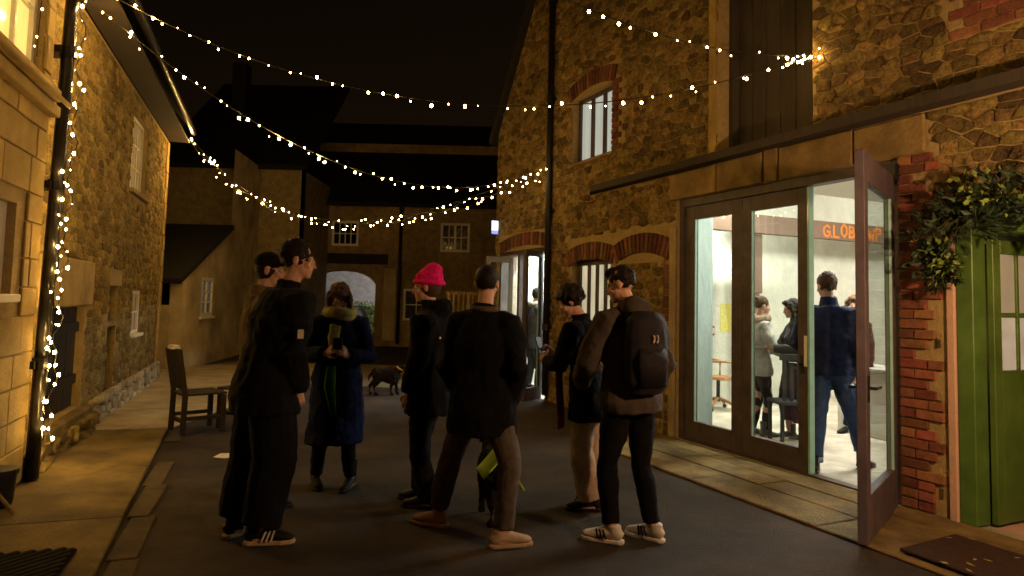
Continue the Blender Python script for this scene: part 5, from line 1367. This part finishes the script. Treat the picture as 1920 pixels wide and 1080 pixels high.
# leafy things
def leaves(n, fn, size, rnd, aspect=.45):
    mb = MB()
    for i in range(n):
        p, d = fn(rnd); s = size * rnd.uniform(.6, 1.3)
        d = (d + Vector((rnd.uniform(-.7, .7), rnd.uniform(-.7, .7), rnd.uniform(-.7, .7)))).normalized()
        x = d.cross(Vector((rnd.uniform(-1, 1), rnd.uniform(-1, 1), rnd.uniform(-1, 1)))).normalized(); up = x.cross(d) * s * .12
        i0 = len(mb.v); mb.v += [p, p + d * s * .45 + x * s * aspect * .5 + up, p + d * s, p + d * s * .45 - x * s * aspect * .5 + up]
        mb.f.append([i0, i0 + 1, i0 + 2, i0 + 3]); mb.mi.append(0)
    return mb
hd_ = thing('hedge', 'clipped green hedge lit behind the archway', 'hedge', (-5.2, 27, 0))
rn = random.Random(11)
def hf_(r):
    x, y, z = r.uniform(-6.3, -4.2), r.uniform(26.7, 27.5), r.uniform(.1, 1.38); 
    return Vector((x, y if r.random() < .4 else 26.7 + r.uniform(-.05, .05), z)), Vector((0, -.6, .4))
LEAF1 = mat('hedge_leaf', (.10, .16, .025), (.05, .08, .015), .5, 9, 0, island=.5); LEAFD = mat('fir_leaf', (.022, .038, .012), (.012, .022, .008), .6, 12, 0, island=.5); LEAFY2 = mat('variegated_leaf', (.22, .27, .045), (.09, .14, .02), .5, 14, 0, island=.4); LEAFB = mat('bluish_fir', (.04, .068, .03), (.02, .036, .016), .6, 12, 0, island=.4)
mb = MB(); mb.box((-5.25, 27.15, .62), (2.0, .65, 1.2)); mb.build('stems', DARKWOOD, hd_)
struct(leaves(2600, hf_, .09, rn, .6).build('foliage', LEAF1, hd_), 'stuff')
# evergreen garland over the green door
gl = thing('garland', 'bushy evergreen garland of fir, ivy and berries over the green door', 'garland', RW.P(3.4, .15, 2.3))
axis = [RW.P(3.12, .10, 1.74), RW.P(3.10, .12, 1.90), RW.P(3.15, .14, 2.08), RW.P(3.32, .16, 2.22), RW.P(3.62, .16, 2.27), RW.P(3.95, .14, 2.27), RW.P(4.3, .12, 2.22)]
mb = MB(); mb.tube(axis, .03, 6); mb.build('core', DARKWOOD, gl)
def along(r, lo=0., hi=1.):
    u = r.uniform(lo, hi) * (len(axis) - 1); i = min(int(u), len(axis) - 2); return axis[i].lerp(axis[i + 1], u - i), (axis[i + 1] - axis[i]).normalized()
sprigs = []; rn = random.Random(21)
for i in range(100):
    p, tn = along(rn, .02, 1); 
    u_ = rn.random()
    d = (RW.n * rn.uniform(.05, .75) + RW.d * rn.uniform(-.9, .9) + UP * rn.uniform(-.7, 1.0)).normalized(); L_ = rn.uniform(.16, .36)
    if p.z < 1.98: L_ *= .5
    sprigs.append((p, d, L_))
mb = MB()
for p, d, L_ in sprigs: mb.tube([p, p + d * L_ * .6 + UP * .01, p + d * L_ - UP * .015], [.005, .004, .002], 4)
mb.build('twigs', DARKWOOD, gl)
def needles(r):
    p, d, L_ = sprigs[r.randrange(len(sprigs))]; u = r.uniform(.15, 1); return p + d * L_ * u, d * .8
struct(leaves(6000, needles, .055, rn, .16).build('fir_needles', LEAFD, gl), 'stuff')
def broad(lo, hi, spread):
    def f(r):
        p, tn = along(r, lo, hi); v = (RW.n * r.uniform(.2, 1) + RW.d * r.uniform(-1, 1) + UP * r.uniform(-.8, 1)).normalized()
        return p + v * r.uniform(.08, spread), v
    return f
struct(leaves(240, broad(.12, 1, .24), .075, rn, .55).build('ivy_leaves', LEAFB, gl), 'stuff')
clumps = [(RW.P(3.20, .28, 1.94), .10, 60), (RW.P(3.24, .26, 1.86), .07, 40), (RW.P(3.50, .32, 2.38), .09, 50), (RW.P(3.40, .28, 2.43), .07, 35), (RW.P(3.68, .34, 2.28), .09, 60), (RW.P(3.17, .24, 1.80), .05, 26)]
def var(r):
    c, s, n_ = clumps[r.choices(range(len(clumps)), [x[2] for x in clumps])[0]]
    v = Vector((r.gauss(0, 1), r.gauss(0, 1), r.gauss(0, 1))) * s * .6; return c + v, v.normalized() + RW.n * .4
struct(leaves(130, var, .05, rn, .6).build('variegated_ivy', LEAFY2, gl), 'stuff')
def fan(r):
    base = RW.P(3.42, .24, 2.12); a = r.uniform(-.5, .9); d = (RW.d * math.cos(a) * .8 + UP * math.sin(a) + RW.n * r.uniform(0, .5)).normalized(); return base + d * .03, d * 2.4
struct(leaves(160, fan, .24, rn, .03).build('pine_spray', LEAFB, gl), 'stuff')
